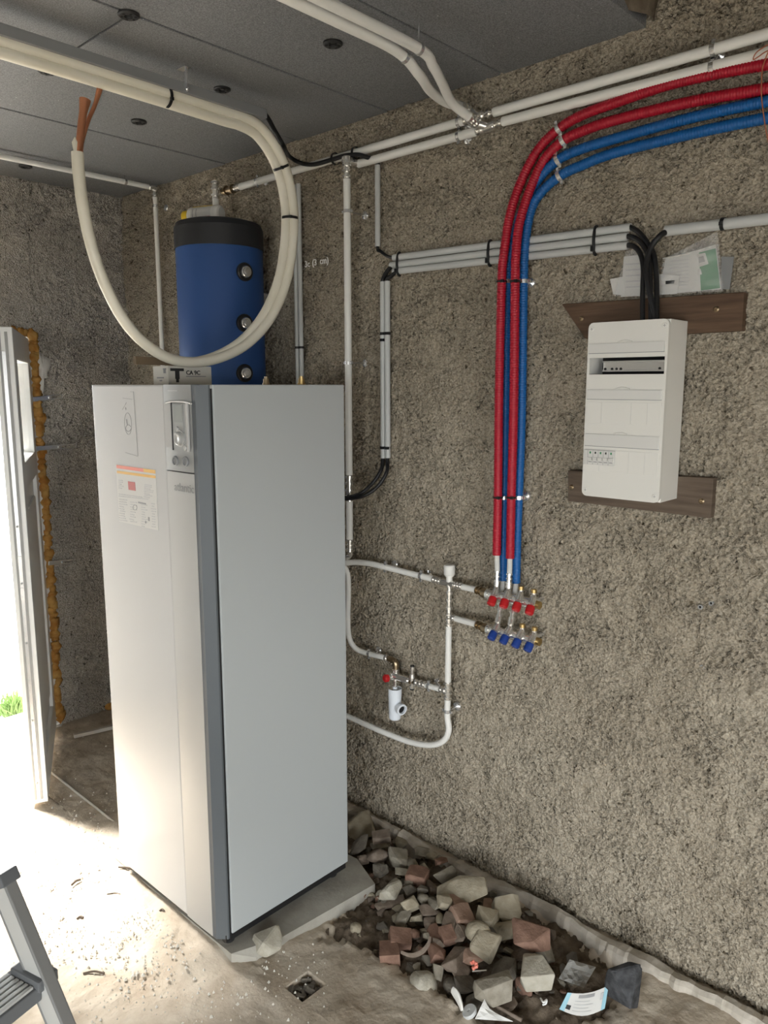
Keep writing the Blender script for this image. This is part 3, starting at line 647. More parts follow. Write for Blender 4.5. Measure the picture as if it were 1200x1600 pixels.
cd_ = V(0.35, -0.94, 0).normalized(); cc = V(TX-0.035, TY+0.045, cz); a_ = cc-cd_*0.085; b_ = cc+cd_*0.085
jc = thing('plastic_can', 'white plastic can with yellow cap lying on the blue tank', 'can', (cc.x, cc.y, TT))
MB().lathe(a_, b_, [(0, 0.020), (0.06, 0.032), (0.14, 0.037), (0.9, 0.037), (0.97, 0.033), (1, 0.026)], 28).build('body', M_boxw, jc)
MB().lathe(a_-cd_*0.026, a_+cd_*0.004, [(0, 0.022), (0.1, 0.025), (0.85, 0.0265), (1, 0.0265)], 20).build('cap', M_yellow, jc)
lb = MB(); tdn = V(0, 0, 1).cross(cd_); 
def can_patch(t0, t1, a0, a1, r=0.0376, n=8):
    vs = []; 
    for i in range(n+1):
        an = a0+(a1-a0)*i/n; q = (-tdn)*math.cos(an)+V(0, 0, 1)*math.sin(an)
        if ((-tdn).x > 0): q = tdn*math.cos(an)+V(0, 0, 1)*math.sin(an)
        for t in (t0, t1): vs.append(a_.lerp(b_, t)+q*r)
    return MB().add(vs, [(2*i, 2*i+1, 2*i+3, 2*i+2) for i in range(n)], True)
lab_ = can_patch(0.2, 0.8, -0.7, 0.9).build('label', M_paper, jc)
can_patch(0.2, 0.8, 0.92, 1.25, 0.0378).build('label_band', M_yellow, lab_)
can_patch(0.55, 0.78, -0.45, -0.34, 0.0379, 2).build('print', M_redprint, lab_); can_patch(0.25, 0.27, -0.4, 0.6, 0.0379).build('print', M_print, lab_)
can_patch(0.36, 0.38, -0.4, 0.6, 0.0379).build('print', M_print, lab_)

# ------------------------------------------------------------------ carton on the cabinet
by_ = 2.46
c0 = AY(263.5, 598, by_); c1 = AY(331, 598, by_); hB = 0.066
dd = AX(240, 598, c0.x).y - by_
cbx = thing('carton', 'small pale carton printed CA 9C on top of the white cabinet', 'box', (c0.x, by_, CT))
ln = min(c1.x, CX1-0.01)-c0.x; dpt = min(dd, 0.15)
MB().bbox((c0.x, by_, CT), (c0.x+ln, by_+dpt, CT+hB), 0.0015).build('body', M_cardw, cbx)
text_mesh('lettering', 'CA 9C', 0.021, M_printd, cbx, (c0.x+ln*0.40, by_-0.0008, CT+0.036), (1, 0, 0), (0, 0, 1), 0.0006, 0.0004)
MB().box((c0.x+ln*0.40, by_-0.0008, CT+0.028), (c0.x+ln*0.86, by_, CT+0.0315)).build('print', M_print, cbx)
ic = MB(); x_ = c0.x+ln*0.20
ic.bbox((x_-0.028, by_-0.001, CT+0.048), (x_+0.028, by_, CT+0.058), 0.0004).bbox((x_-0.009, by_-0.001, CT+0.02), (x_+0.009, by_, CT+0.049), 0.0004).bbox((x_-0.006, by_-0.001, CT+0.008), (x_+0.006, by_, CT+0.021), 0.0004)
ic.build('valve_picture', M_printd, cbx)
for q, (y0, y1, z0, z1) in enumerate(((0.12, 0.32, 0.053, 0.058), (0.15, 0.3, 0.04, 0.056), (0.3, 0.75, 0.022, 0.027), (0.42, 0.58, 0.012, 0.017))):
    MB().box((c0.x-0.0008, by_+dpt*y0, CT+z0), (c0.x, by_+dpt*y1, CT+z1)).build('print', M_print, cbx)
fq = [AY(x, y, by_+0.03) for x, y in ((212, 556.5), (268, 560), (272, 571), (213, 569.5))]
MB().prism(fq, (0.0, 0.02, 0.001)).build('open_flap', M_cardd, cbx)

# ------------------------------------------------------------------ cream insulated refrigerant pair, grey channel
rl = thing('insulated_pipe_pair', 'cream insulated refrigerant pipe pair hanging in a loop with bare copper ends', 'pipe', AY(300, 570, 2.36))
YL = 2.355
mid = [(AZ(-150, 20, 2.825).x, YL, 2.825), (1.222, YL, 2.825), (1.508, YL, 2.823), (1.73, YL, 2.82)]
loop = [(372, 187), (404, 205), (432, 245), (447, 290), (453, 340), (449, 400), (437, 452), (415, 498), (383, 534), (345, 556), (303, 566), (262, 559), (222, 533), (190, 495), (162, 440), (143, 385), (130, 325), (123, 270), (121, 238)]
LP = [Vector(p) for p in mid] + [AY(x, y, YL-0.0) for x, y in loop]
path = resample(spline(LP, 8), 0.02); n = len(path)
iB = min(range(n), key=lambda i: (path[i]-AY(303, 566, YL)).length)
pa, pb = [], []
for i, p in enumerate(path):
    t = (path[min(i+1, n-1)]-path[max(i-1, 0)]).normalized()
    vw = (p-Vector((0, 0, CAMZ))).normalized(); sd = t.cross(vw).normalized()
    k = min(max((i-(iB-26))/26.0, 0), 1); ang = k*math.pi*0.5                     # the pair turns from side by side to one behind the other
    ax = sd*math.cos(ang) + vw*math.sin(ang)*-1
    o_ = ax*0.0150
    pa.append(p+o_); pb.append(p-o_)
nb = n-2
MB().sweep(pa, 0.0178, 16).build('insulation', M_foam, rl); MB().sweep(pb[:nb], 0.0178, 16).build('insulation', M_foam, rl)
def copper(pts, r):
    q = spline(pts, 6); N = len(q); rr = [r*(1+0.5*max(0, (i/(N-1)-0.8)/0.2)) for i in range(N)]
    m = MB().sweep(q, rr, 14, flat=1.0)
    return m
e_ = pa[-1]
copper([pa[-3]+V(0, 0, 0.0), AY(124.5, 225, YL), AY(128, 190, YL), AY(133, 156, YL)], 0.0115).build('copper_tube', M_copper, rl)
copper([pb[-3], AY(127.5, 225, YL+0.02), AY(138, 188, YL+0.02), AY(148, 165, YL+0.02), AY(156, 138, YL+0.02)], 0.0062).build('copper_tube', M_copper, rl)
MB().add([AY(115, 238, YL-0.012), AY(120, 240, YL-0.02), AY(121, 222, YL-0.014), AY(117, 213, YL-0.01), AY(112, 222, YL-0.004)], [(0,1,2,3,4)]).build('torn_collar', M_foam, rl)
def tie_ring(c, t, R, m=M_cable, w=0.009, parent=None, name='cable_tie', flat=1.0, knob=True):
    t = Vector(t).normalized(); up = V(0,0,1) if abs(t.z) < 0.9 else V(1,0,0); N = (up-t*up.dot(t)).normalized(); B = t.cross(N)
    mm = MB(); seg = 20; vs = []
    for k in range(seg):
        a = 2*math.pi*k/seg; q = N*math.cos(a)*R + B*math.sin(a)*R*flat
        for rr, d in ((0.95, -w/2), (1.06, -w/2), (1.06, w/2), (0.95, w/2)): vs.append(c+q*rr+t*d)
    for k in range(seg):
        k2 = (k+1)%seg
        for j in range(4): fs = (k*4+j, k*4+(j+1)%4, k2*4+(j+1)%4, k2*4+j); mm.f.append(tuple(i for i in fs)); mm.sm.append(False)
    mm.v = [tuple(v) for v in vs]
    if knob:
        c2 = c + (-V(*_F))*0 + N*0
        q = min((c+N*math.cos(a)*R*1.05+B*math.sin(a)*R*flat*1.05 for a in np.linspace(0, 6.28, 24)), key=lambda z: (z-Vector((0,0,CAMZ))).length)
        mm.bbox(q-V(0.005,0.005,0.005), q+V(0.005,0.005,0.005), 0.001)
    return mm.build(name, m, parent)
for px, py in ((264, 139), (446, 258), (452, 344)):
    i = min(range(n), key=lambda j: (path[j]-AY(px, py, path[j].y)).length); tt = path[min(i+1, n-1)]-path[i-1]
    t = tt.normalized(); tie_ring(path[i], t, 0.030, parent=rl)
tr = thing('cable_channel', 'grey plastic channel under the ceiling above the cream pipe pair', 'channel', (1.2, YL, 2.84))
xe = AZ(412, 183, 2.85).x
MB().bbox((0.3, YL-0.034, 2.842), (xe, YL+0.034, 2.846), 0.001).bbox((0.3, YL-0.036, 2.842), (xe, YL-0.033, 2.872), 0.001).bbox((0.3, YL+0.033, 2.842), (xe, YL+0.036, 2.872), 0.001).bbox((0.3, YL-0.034, 2.870), (xe, YL+0.034, 2.873), 0.001).build('profile', M_trough, tr)
hx = AZ(284, 118, 2.90).x
hg = MB().bbox((hx-0.012, YL-0.048, 2.917), (hx+0.012, YL-0.002, 2.921), 0.001).bbox((hx-0.003, YL-0.042, 2.85), (hx+0.003, YL-0.036, 2.92), 0.001).build('hanger', M_zinc, tr)
MB().lathe((hx, YL-0.036, 2.852), (hx, YL-0.047, 2.852), [(0, 0.007), (0.7, 0.007), (1, 0.004)], 10).build('screw', M_zinc, hg)
hx2 = 0.62; MB().bbox((hx2-0.003, YL-0.042, 2.85), (hx2+0.003, YL-0.036, 2.921), 0.001).build('hanger', M_zinc, tr)

# ------------------------------------------------------------------ pipework on the long wall
def fitting(a, b, r, parent, m=None, name='press_fitting', rings=3):
    a = Vector(a); b = Vector(b); pr_ = [(0, r*0.86)]
    for k in range(rings):
        t0 = (k+0.12)/rings; t1 = (k+0.45)/rings
        pr_ += [(t0, r*0.82), (t0, r*1.22), (t1, r*1.22), (t1, r*0.82)]
    pr_ += [(1, r*0.86)]
    return MB().lathe(a, b, pr_, 18).build(name, m or M_nickel, parent)
def bulge(a, b, r, parent, m=None, name='union', seg=6):
    return MB().lathe(a, b, [(0, r*0.8), (0.08, r), (0.92, r), (1, r*0.8)], seg).build(name, m or M_nickel, parent)
def clip(c, axis, R, parent, to_wall=True, dz=0.0):
    ax = Vector(axis).normalized()
    k = tie_ring(c, ax, R*1.02, M_zinc, 0.013, parent, 'pipe_clip', knob=False)
    sm = MB()
    up = ax.cross(V(1, 0, 0)).normalized()
    for s in (-1, 1):
        q = c + up*s*(R+0.006); sm.bbox(q-V(0.005, 0.005, 0.005), q+V(0.005, 0.005, 0.005), 0.001)
    sm.build('clip_screw', M_zinc, k)
    if to_wall:
        MB().cyl(c+V(R*0.9, 0, dz), (WX+0.006, c.y, c.z+dz), 0.0035, 8).build('clip_rod', M_zinc, k)
        MB().lathe((WX-0.009, c.y, c.z+dz), (WX+0.006, c.y, c.z+dz), [(0, 0.006), (0.3, 0.015), (0.6, 0.018), (1, 0.018)], 16).build('clip_rosette', M_zinc, k)
    return k
def tube(pts, r, parent, m=None, name='pipe', sm=0, seg=16):
    return MB().sweep(spline(pts, sm) if sm else pts, r, seg).build(name, m or M_pipe, parent)
RP = 0.0150
# upper and lower long runs
yU, yLo = 2.793, 2.748
t1 = thing('heating_pipe', 'white insulated pipe along the top of the wall, upper of two parallel runs', 'pipe', (WX-0.05, 1.6, yU))
xw = WX-0.05
tube([(xw, 1.600, yU), (xw, 0.2, yU)], RP, t1); tube([(xw, 2.985, yU-0.008), (xw, 1.722, yU)], RP, t1)
fitting((xw, 1.722, yU), (xw, 1.675, yU), 0.014, t1); fitting((xw, 1.655, yU), (xw, 1.60, yU), 0.012, t1, rings=2)
bulge((xw, 1.69, yU), (xw, 1.64, yU), 0.017, t1, name='tee')
for y in (2.86, 0.885): clip(V(xw, y, yU-(0.007 if y > 2 else 0)), (0, 1, 0), RP, t1, dz=0.0)
fitting((xw, 2.985, yU-0.008), (xw, 3.03, yU-0.008), 0.014, t1); fitting((xw, 3.035, yU-0.008), (xw, 3.13, yU-0.008), 0.017, t1, M_bronze, rings=2)
bulge((xw, 3.12, yU-0.008), (xw, 3.17, yU-0.008), 0.017, t1, M_nickel, 'elbow')
TVX, TVY = xw, 3.155
pe = AX(341, 300, xw); 
tube([(xw, 3.155, yU-0.01), (TX+0.06, TY+0.10, yU-0.02)], 0.012, t1, M_nickel, 'nipple')
fitting((TX+0.06, TY+0.10, yU-0.005), (TX+0.06, TY+0.10, yU-0.085), 0.016, t1, M_nickel, rings=3)
tube([(TX+0.06, TY+0.10, yU-0.08), (TX+0.06, TY+0.10, TT-0.002)], 0.014, t1, M_pipe, 'drop_pipe')
t2 = thing('heating_pipe', 'white insulated pipe along the top of the wall, lower of two parallel runs', 'pipe', (xw, 1.6, yLo))
tube([(xw, 1.563, yLo+0.008), (xw, 0.2, yLo-0.006)], RP, t2); tube([(xw, 2.235, yLo-0.002), (xw, 1.668, yLo)], RP, t2)
fitting((xw, 1.668, yLo), (xw, 1.635, yLo), 0.014, t2, rings=2); bulge((xw, 1.64, yLo), (xw, 1.595, yLo+0.004), 0.017, t2, name='tee'); fitting((xw, 1.60, yLo+0.004), (xw, 1.563, yLo+0.008), 0.012, t2, rings=2)
for y in (1.745, 0.885): clip(V(xw, y, yLo), (0, 1, 0), RP, t2)
clip(V(xw, 1.745, yU), (0, 1, 0), RP, t1)
# riser
rx = WX-0.10; ry = 2.248
t3 = thing('riser_pipe', 'white vertical riser pipe on stand-off clips beside the cabinet', 'pipe', (rx, ry, 1.3))
bulge((rx, ry, yLo-0.012), (rx, ry, yLo+0.018), 0.019, t3, name='elbow', seg=14)
tube([(rx, ry, yLo), (xw, ry-0.012, yLo-0.001)], 0.013, t3, M_nickel, 'nipple'); fitting((rx, ry, yLo-0.01), (rx, ry, yLo-0.07), 0.015, t3)
z1 = AX(545, 742, rx).z; z2 = AX(547, 783, rx).z; z3 = AX(548, 843, rx).z; z4 = AX(548, 862, rx).z
tube([(rx, ry, yLo-0.065), (rx, ry, z1)], 0.0142, t3); fitting((rx, ry, z1), (rx, ry, z2), 0.016, t3, rings=4); tube([(rx, ry, z2), (rx, ry, z3)], 0.0142, t3)
fitting((rx, ry, z3), (rx, ry, z4), 0.0145, t3); tube([(rx, ry, z4+0.01), (rx+0.01, ry+0.015, z4-0.025), (rx-0.05, ry+0.08, z4-0.05), (rx-0.28, ry+0.12, z4-0.05)], 0.011, t3, M_nickel, 'nipple', 6)
for py in (330, 567): clip(V(rx, ry, AX(543, py, rx).z), (0, 0, 1), 0.0142, t3)
# twin ceiling branch
for nm, lab, pts, fz in (('a', 'white ceiling branch pipe, nearer of the twin pair bending down to the wall', [(0.6, 1.572, 2.862), (1.5, 1.572, 2.862), (1.84, 1.572, 2.858)] + [AX(677, 104, 1.93), AX(691, 130, 2.02), AX(706, 160, 2.12), AX(733, 183, 2.20)], 0),
                     ('b', 'white ceiling branch pipe, farther of the twin pair bending down to the wall', [(0.6, 1.628, 2.862), (1.5, 1.628, 2.862), (1.80, 1.628, 2.858)] + [AX(655, 117, 1.92), AX(672, 141, 2.03), AX(694, 158, 2.13), AX(719, 167, 2.21)], 1)):
    t = thing('ceiling_branch_pipe', lab, 'pipe', pts[2]); q = spline(pts, 8)
    MB().sweep(q, 0.0152, 16).build('pipe', M_pipe, t)
    d = (q[-1]-q[-3]).normalized(); fitting(q[-1]-d*0.004, q[-1]+d*0.045, 0.015, t)
    tgt = Vector((xw, 1.665 if fz else 1.62, yU if fz else yLo+0.003)); tube([q[-1]+d*0.04, tgt], 0.012, t, M_nickel, 'nipple')
    i = min(range(len(q)), key=lambda j: abs(q[j].x-1.845)); k = tie_ring(q[i], q[i+1]-q[i-1], 0.0165, M_zinc, 0.012, t, 'pipe_clip', knob=False)
    MB().cyl(q[i]+V(0, 0, 0.014), (q[i].x, q[i].y, CZ+0.002), 0.003, 8).build('clip_rod', M_zinc, k)
# thin pipe at the back
t5 = thing('thin_pipe', 'thin white pipe under the ceiling by the end wall, dropping down behind the cabinet', 'pipe', (2.25, 3.69, 1.9))
zz = 2.892; tube([(0.4, 3.69, zz), (2.215, 3.69, zz)], 0.0125, t5); bulge((2.215, 3.69, zz), (2.262, 3.69, zz), 0.014, t5, name='elbow', seg=12)
fitting((2.25, 3.69, zz-0.005), (2.25, 3.69, zz-0.05), 0.012, t5, rings=2); tube([(2.25, 3.69, zz-0.045), (2.25, 3.69, 1.2)], 0.0118, t5)
clip(V(2.25, 3.69, AX(242, 322, 2.25).z), (0, 0, 1), 0.0118, t5)
k = tie_ring(V(AZ(196, 284, zz).x, 3.69, zz), (1, 0, 0), 0.0135, M_zinc, 0.012, t5, 'pipe_clip', knob=False)
MB().cyl((AZ(196, 284, zz).x, 3.69, zz+0.012), (AZ(196, 284, zz).x, 3.69, CZ+0.002), 0.003, 6).build('clip_rod', M_zinc, k)

# ------------------------------------------------------------------ red and blue corrugated conduits
def corrugated(pts, r, parent, mt):
    q = resample(spline(pts, 10), 0.0027); rr = [r*(1.0 if (i % 3) else 0.86) for i in range(len(q))]
    return MB().sweep(q, rr, 12).build('sleeve', mt, parent)
def cpath(lst): return [W(x, y, o) for x, y, o in lst]
R1 = [(1330, 80, .045), (1200, 100, .045), (1060, 128, .045), (960, 161, .045), (905, 182, .045), (870, 204, .046), (840, 235, .05), (815, 282, .06), (797, 335, .075), (787, 400, .085), (784, 440, .085), (780, 600, .085), (778, 777, .085), (776, 867, .085)]
R2 = [(1330, 112, .045), (1200, 138, .045), (1080, 159, .045), (960, 188, .045), (910, 205, .045), (880, 220, .046), (850, 250, .05), (826, 302, .06), (811, 352, .075), (806, 400, .085), (805, 440, .085), (803, 620, .085), (800, 740, .085), (799, 777, .085), (797, 872, .085)]
B1 = [(1330, 133, .040), (1200, 158, .040), (1080, 184, .040), (960, 217, .040), (905, 234, .040), (875, 248, .040), (850, 270, .040), (831, 297, .042), (812, 340, .043), (799, 392, .045), (793, 440, .045), (790, 650, .045), (788, 777, .045), (786, 907, .05)]
B2 = [(1330, 160, .040), (1200, 184, .040), (1080, 209, .040), (960, 239, .040), (910, 258, .040), (878, 273, .040), (850, 296, .040), (831, 325, .042), (821, 375, .043), (818, 440, .045), (815, 650, .045), (810.5, 777, .045), (808, 840, .045), (806.5, 911, .05)]
conds = []
for lst, mt, lab in ((R1, M_red, 'red corrugated conduit, outer one of the two red conduits on the wall'), (R2, M_red, 'red corrugated conduit, inner one of the two red conduits on the wall'),
                     (B1, M_bluec, 'blue corrugated conduit, upper one, running down between the two red ones'), (B2, M_bluec, 'blue corrugated conduit, lower one, rightmost of the four dropping to the manifold')):
    p = cpath(lst); t = thing('corrugated_conduit', lab, 'conduit', p[-1]); corrugated(p, 0.0157, t, mt); conds.append((t, spline(p, 10)))
def near(path, px, py): return min(range(len(path)), key=lambda i: (path[i]-AX(px, py, path[i].x)).length)
for (t, p), (cx, cy) in zip(conds, ((873, 202), (879, 221), (873, 249), (876, 275))):
    i = near(p, cx, cy); clip(p[i], p[i+1]-p[i-1], 0.0165, t, False)
    MB().bbox(p[i]+V(0.012, -0.008, -0.008), V(WX+0.004, p[i].y+0.008, p[i].z+0.008), 0.001).build('clip_foot', M_zinc, t)
for (t, p), (cx, cys) in zip(conds, ((783, (439, 777)), (804, (439, 777)), (792, (442, 780)), (817, (442, 780)))):
    for cy in cys:
        i = near(p, cx if cy < 600 else cx-5, cy)
        if cx in (783, 804): tie_ring(p[i], p[i+1]-p[i-1], 0.0172, M_cable, 0.006, t)
        else: clip(p[i], (0, 0, 1), 0.0165, t)

# ------------------------------------------------------------------ grey electrical conduits and black cables
RC = 0.0122; gx_ = WX-0.026
for k, (za, zb_, ye, yl, lab) in enumerate(((2.381, 2.367, 1.108, 2.070, 'grey conduit across the wall, top one of the bundle of three'), (2.355, 2.341, 1.116, 2.085, 'grey conduit across the wall, middle one of the bundle of three'),
                                 (2.330, 2.315, 1.114, 2.070, 'grey conduit across the wall, bottom one of the bundle of three'))):
    t = thing('grey_conduit', lab, 'conduit', (gx_, 1.6, za)); m = MB(); 
    m.sweep([(gx_, yl, za), (gx_, ye, zb_)], RC, 16).build('tube', M_condgrey, t)
    if k == 1:
        for px in (618+6, 766, 930):
            y = W(px, 400, 0.026).y; zc = za+(zb_-za)*(yl-y)/(yl-ye)
            mm = MB(); pts = [V(gx_-0.0145*math.cos(a)*1.0, y, zc+0.042*math.sin(a)) for a in np.linspace(-1.75, 1.75, 16)]
            mm.sweep(pts, 0.005, 8); mm.bbox((gx_-0.024, y-0.006, zc-0.035), (gx_-0.012, y+0.006, zc-0.018), 0.002); mm.build('strap', M_cable, t)
tv = []
for k, (px0, px1, lab) in enumerate(((598, 602, 'grey vertical conduit beside the riser, left one of the pair'), (608, 612, 'grey vertical conduit beside the riser, right one of the pair'))):
    a = W(px0, 441, 0.024); y = 2.128-0.0245*k; zt_, zl = 2.297, W(px1, 716, 0.024).z
    t = thing('grey_conduit', lab, 'conduit', (gx_, y, zl)); MB().sweep([(gx_, y, zt_), (gx_, y-0.003, zl)], 0.0112, 16).build('tube', M_condgrey, t); tv.append((t, y, zl))
    for py in ((521, 531, 700) if k == 0 else (521, 700)):
        zc = W(604, py, 0.03).z; tie_ring(V(gx_, y-0.001, zc), (0, 0, 1), 0.0122, M_cable, 0.011, t)
a = W(590, 258, .026); b = W(591, 385, .026)
t = thing('grey_conduit', 'short grey vertical conduit hanging just below the upper white pipes', 'conduit', b); MB().sweep([a, V(gx_, a.y, b.z)], 0.0108, 16).build('tube', M_condgrey, t)
ySm, zSm, zSt = a.y, b.z, a.z
t = thing('grey_conduit', 'grey conduit on the wall at right, above the plastic bag', 'conduit', W(1040, 362, .026)); MB().sweep([W(1040, 361, .030), W(1200, 342, .030), W(1330, 326, .03)], 0.0155, 16).build('tube', M_condgrey, t)
c = W(1130, 350, .030); tie_ring(c, (0, 1, 0.02), 0.0166, M_cable, 0.010, t)
for k, (px, lab) in enumerate(((463, 'thin grey conduit behind the cream loop, left one of the pair above the cabinet'), (469, 'thin grey conduit behind the cream loop, right one of the pair above the cabinet'))):
    y = W(px+1, 500, .026).y; t = thing('grey_conduit', lab, 'conduit', (gx_, y, 1.8)); MB().sweep([(gx_, y, 2.74), (gx_, y, 1.6)], 0.0102, 14).build('tube', M_condgrey, t)
    zc = W(467, 543, .03).z; tie_ring(V(gx_, y, zc), (0, 0, 1), 0.0112, M_cable, 0.01, t, knob=False)
def cable(lab, pts, r=0.0055, n=8):
    q = spline(pts, n); t = MB().sweep(q, r, 10).build('black_cable', M_cable); return tag(t, lab, 'cable')
cable('black cable from the short grey conduit to the top of the conduit bundle', [V(gx_, ySm, zSm+0.03), V(gx_, ySm, zSm-0.012), W(594, 392, .03), W(603, 399, .03), W(613, 402, .028), W(630, 400, .026)], 0.006)
cable('black cable bending from the middle grey conduit into the left vertical one', [W(632, 411.5, .026), W(614, 415, .028), W(605, 424, .03), V(gx_, 2.128, 2.305), V(gx_, 2.128, 2.27)], 0.008)
cable('black cable bending from the bottom grey conduit into the right vertical one', [W(635, 422, .026), W(619, 425, .03), W(611, 432, .03), V(gx_, 2.1035, 2.305), V(gx_, 2.1035, 2.27)], 0.008)
cable('black cable leaving the left vertical conduit and curving behind the cabinet', [V(gx_, tv[0][1], tv[0][2]+0.04), V(gx_, tv[0][1], tv[0][2]-0.01), W(595, 735, .05), W(582, 755, .08), W(565, 770, .12), W(548, 776, .13), W(528, 778, .14), W(500, 775, .15)], 0.0075)
cable('black cable leaving the right vertical conduit and curving behind the cabinet', [V(gx_, tv[1][1], tv[1][2]+0.04), V(gx_, tv[1][1], tv[1][2]-0.01), W(604, 738, .05), W(590, 760, .08), W(570, 774, .12), W(548, 779, .14), W(528, 780, .15), W(500, 778, .16)], 0.0075)
cable('black cable dropping from the grey channel onto the upper white pipe', [V(xe-0.06, YL-0.02, 2.862), V(xe, YL-0.02, 2.862), AY(430, 205, YL+0.02), AY(443, 228, YL+0.02), AX(451, 243, 2.15), AX(468, 254, 2.22), AX(490, 257, 2.235), AX(520, 249, 2.238), AX(540, 243, 2.238), AX(560, 242, 2.238), AX(577, 247, 2.25), W(589, 252, .03), V(gx_, ySm, zSt-0.02)], 0.0085)
for i, (px, py) in enumerate(((525, 247), (557, 239))):
    c = W(px, py, .05); c = V(xw, c.y, yU-0.004); tie_ring(c+V(-0.004, 0, -0.002), (0, 1, 0), 0.022, M_cable, 0.010, t1)
# cables into the fuse box
bx_t = 2.086
for k, (st_, mid1, en, lab, r) in enumerate((((980, 354), [(997, 362), (1012, 380), (1022, 400), (1026, 440)], (1026, 500), 'black cable arching from the top grey conduit into the fuse box', 0.0075),
        ((978, 369), [(995, 374), (1008, 388), (1015, 410), (1016, 450)], (1017, 500), 'black cable arching from the middle grey conduit into the fuse box', 0.0075),
        ((978, 383), [(992, 386), (1001, 398), (1005, 420), (1004, 460)], (1004, 500), 'black cable arching from the bottom grey conduit into the fuse box', 0.0075),
        ((1046, 361), [(1033, 367), (1019, 384), (1011, 408), (1012, 440)], (1022, 500), 'black cable arching from the right grey conduit into the fuse box', 0.0085))):
    pts = [W(st_[0]+(14 if k == 3 else -14), st_[1]+(-2 if k == 3 else 2), .027), W(*st_, .027)] + [W(x, y, .035+0.03*i/3+0.006*k) for i, (x, y) in enumerate(mid1)] + [W(en[0], 490, .085), W(en[0], en[1]+12, .09)]
    cable(lab, pts, r)

# ------------------------------------------------------------------ manifold group
mo = 0.09
tc_ = thing('supply_pipe', 'white supply pipe from behind the cabinet to the white valve head', 'pipe', W(702, 915, .07))
po = 0.055
qs = [W(470, 892, .14), W(520, 884, .11), W(546, 879, .09), W(575, 880, .07), W(610, 888, po), W(645, 897, po), W(678, 905, po)]
MB().sweep(spline(qs, 8), 0.0122, 16).build('pipe', M_pipe, tc_)
for px, py in ((602, 885.5), (658, 900)): clip(W(px, py, po), W(px+5, py+1.3, po)-W(px, py, po), 0.0122, tc_)
fitting(W(677, 905, po), W(690, 909, po), 0.0125, tc_); bulge(W(689, 909, po), W(712, 914, po+0.005), 0.0145, tc_, name='valve_body', seg=10)
a = W(702, 909, po+0.005); ztop = AX(702, 882, a.x).z
MB().lathe((a.x, a.y, a.z), (a.x, a.y, ztop), [(0, 0.012), (0.32, 0.012), (0.32, 0.016), (0.38, 0.016), (0.38, 0.0185), (0.45, 0.021), (0.9, 0.0215), (0.97, 0.020), (1, 0.017)], 24).build('valve_head', M_boxw, tc_)
zc1 = W(702, 925, po+.005).z
fitting((a.x, a.y, a.z-0.005), (a.x, a.y, W(702, 958, .06).z), 0.0115, tc_, rings=4)
fitting(W(711, 914, po+.005), W(724, 917, po+.012), 0.012, tc_); tube([W(723, 917, po+.012), W(746, 922, .075)], 0.0118, tc_); fitting(W(745, 922, .075), W(758, 926, mo-.004), 0.0125, tc_, M_bronze)
xc = a.x; yc = a.y
tb = thing('bypass_pipe', 'white pipe dropping from the tee and curving back behind the cabinet', 'pipe', (xc, yc, W(702, 1090, .06).z))
zb0 = W(702, 958, .06).z; zb1 = W(702, 980, .06).z
fitting((xc, yc, zb0), (xc, yc, zb1), 0.0125, tb, rings=3); fitting((xc, yc, W(702, 964, .06).z), W(713, 967, .063), 0.0115, tb, rings=2, name='tee_branch')
tube([W(712, 966.5, .063), W(746, 976, .08)], 0.0118, tb); fitting(W(745, 976, .08), W(759, 981, mo), 0.0125, tb, M_bronze)
zb2 = W(702, 1066, .06).z; zb3 = W(702, 1096, .06).z
tube([(xc, yc, zb1+0.004), (xc, yc, zb2)], 0.0120, tb); fitting((xc, yc, zb2), (xc, yc, zb3), 0.0135, tb, rings=4)
lw = [V(xc, yc, zb3+0.005), V(xc, yc, W(702, 1120, .06).z), W(701, 1142, .062), W(692, 1158, .066), W(672, 1164, .07), W(640, 1159, .075), W(600, 1144, .085), W(545, 1120, .10), W(500, 1100, .13)]
MB().sweep(spline(lw, 8), 0.0122, 16).build('pipe', M_pipe, tb)
clip(V(xc, yc, W(702, 1112, .06).z), (0, 0, 1), 0.0122, tb)
td = thing('filling_pipe', 'white pipe curving down the cabinet edge to the bronze elbow and red tap', 'pipe', W(602, 1028, .05))
dq = [W(520, 882, .16), W(536, 885, .13), W(543, 897, .11), W(544.5, 920, .10), W(543.5, 975, .095), W(547, 1000, .085), W(557, 1014, .07), W(575, 1021, po), W(603, 1028, po)]
MB().sweep(spline(dq, 8), 0.0112, 16).build('pipe', M_pipe, td)
clip(W(577, 1021.6, po), W(590, 1025, po)-W(577, 1021.6, po), 0.0112, td)
fitting(W(602, 1028, po), W(609, 1030, po), 0.0125, td, rings=1); 
MB().sweep(spline([W(607, 1029, po), W(613, 1031, po), W(618, 1036, po), W(618.5, 1046, po)], 6), 0.0125, 14).build('elbow', M_bronze, td)
vb = W(618, 1058, po); fitting(W(618.5, 1044, po), W(618, 1054, po), 0.0125, td, M_nickel, rings=2)
bulge(W(613, 1055, po+.01), W(640, 1064, po), 0.014, td, M_nickel, 'safety_valve', 12); bulge(W(604, 1059, po+.04), W(617, 1058, po), 0.012, td, M_nickel, 'valve_neck', 10)
MB().lathe(W(600, 1060, po+.055), W(607, 1059.5, po+.035), [(0, 0.012), (0.2, 0.0165), (0.8, 0.0165), (1, 0.013)], 12).build('red_tap', M_redknob, td)
fitting(W(634, 1062, po), W(648, 1066, po), 0.0115, td, M_bronze, rings=2)
vx = W(644, 1065, po)
zt_, zl_ = W(644, 1041, po).z, W(644, 1076, po).z
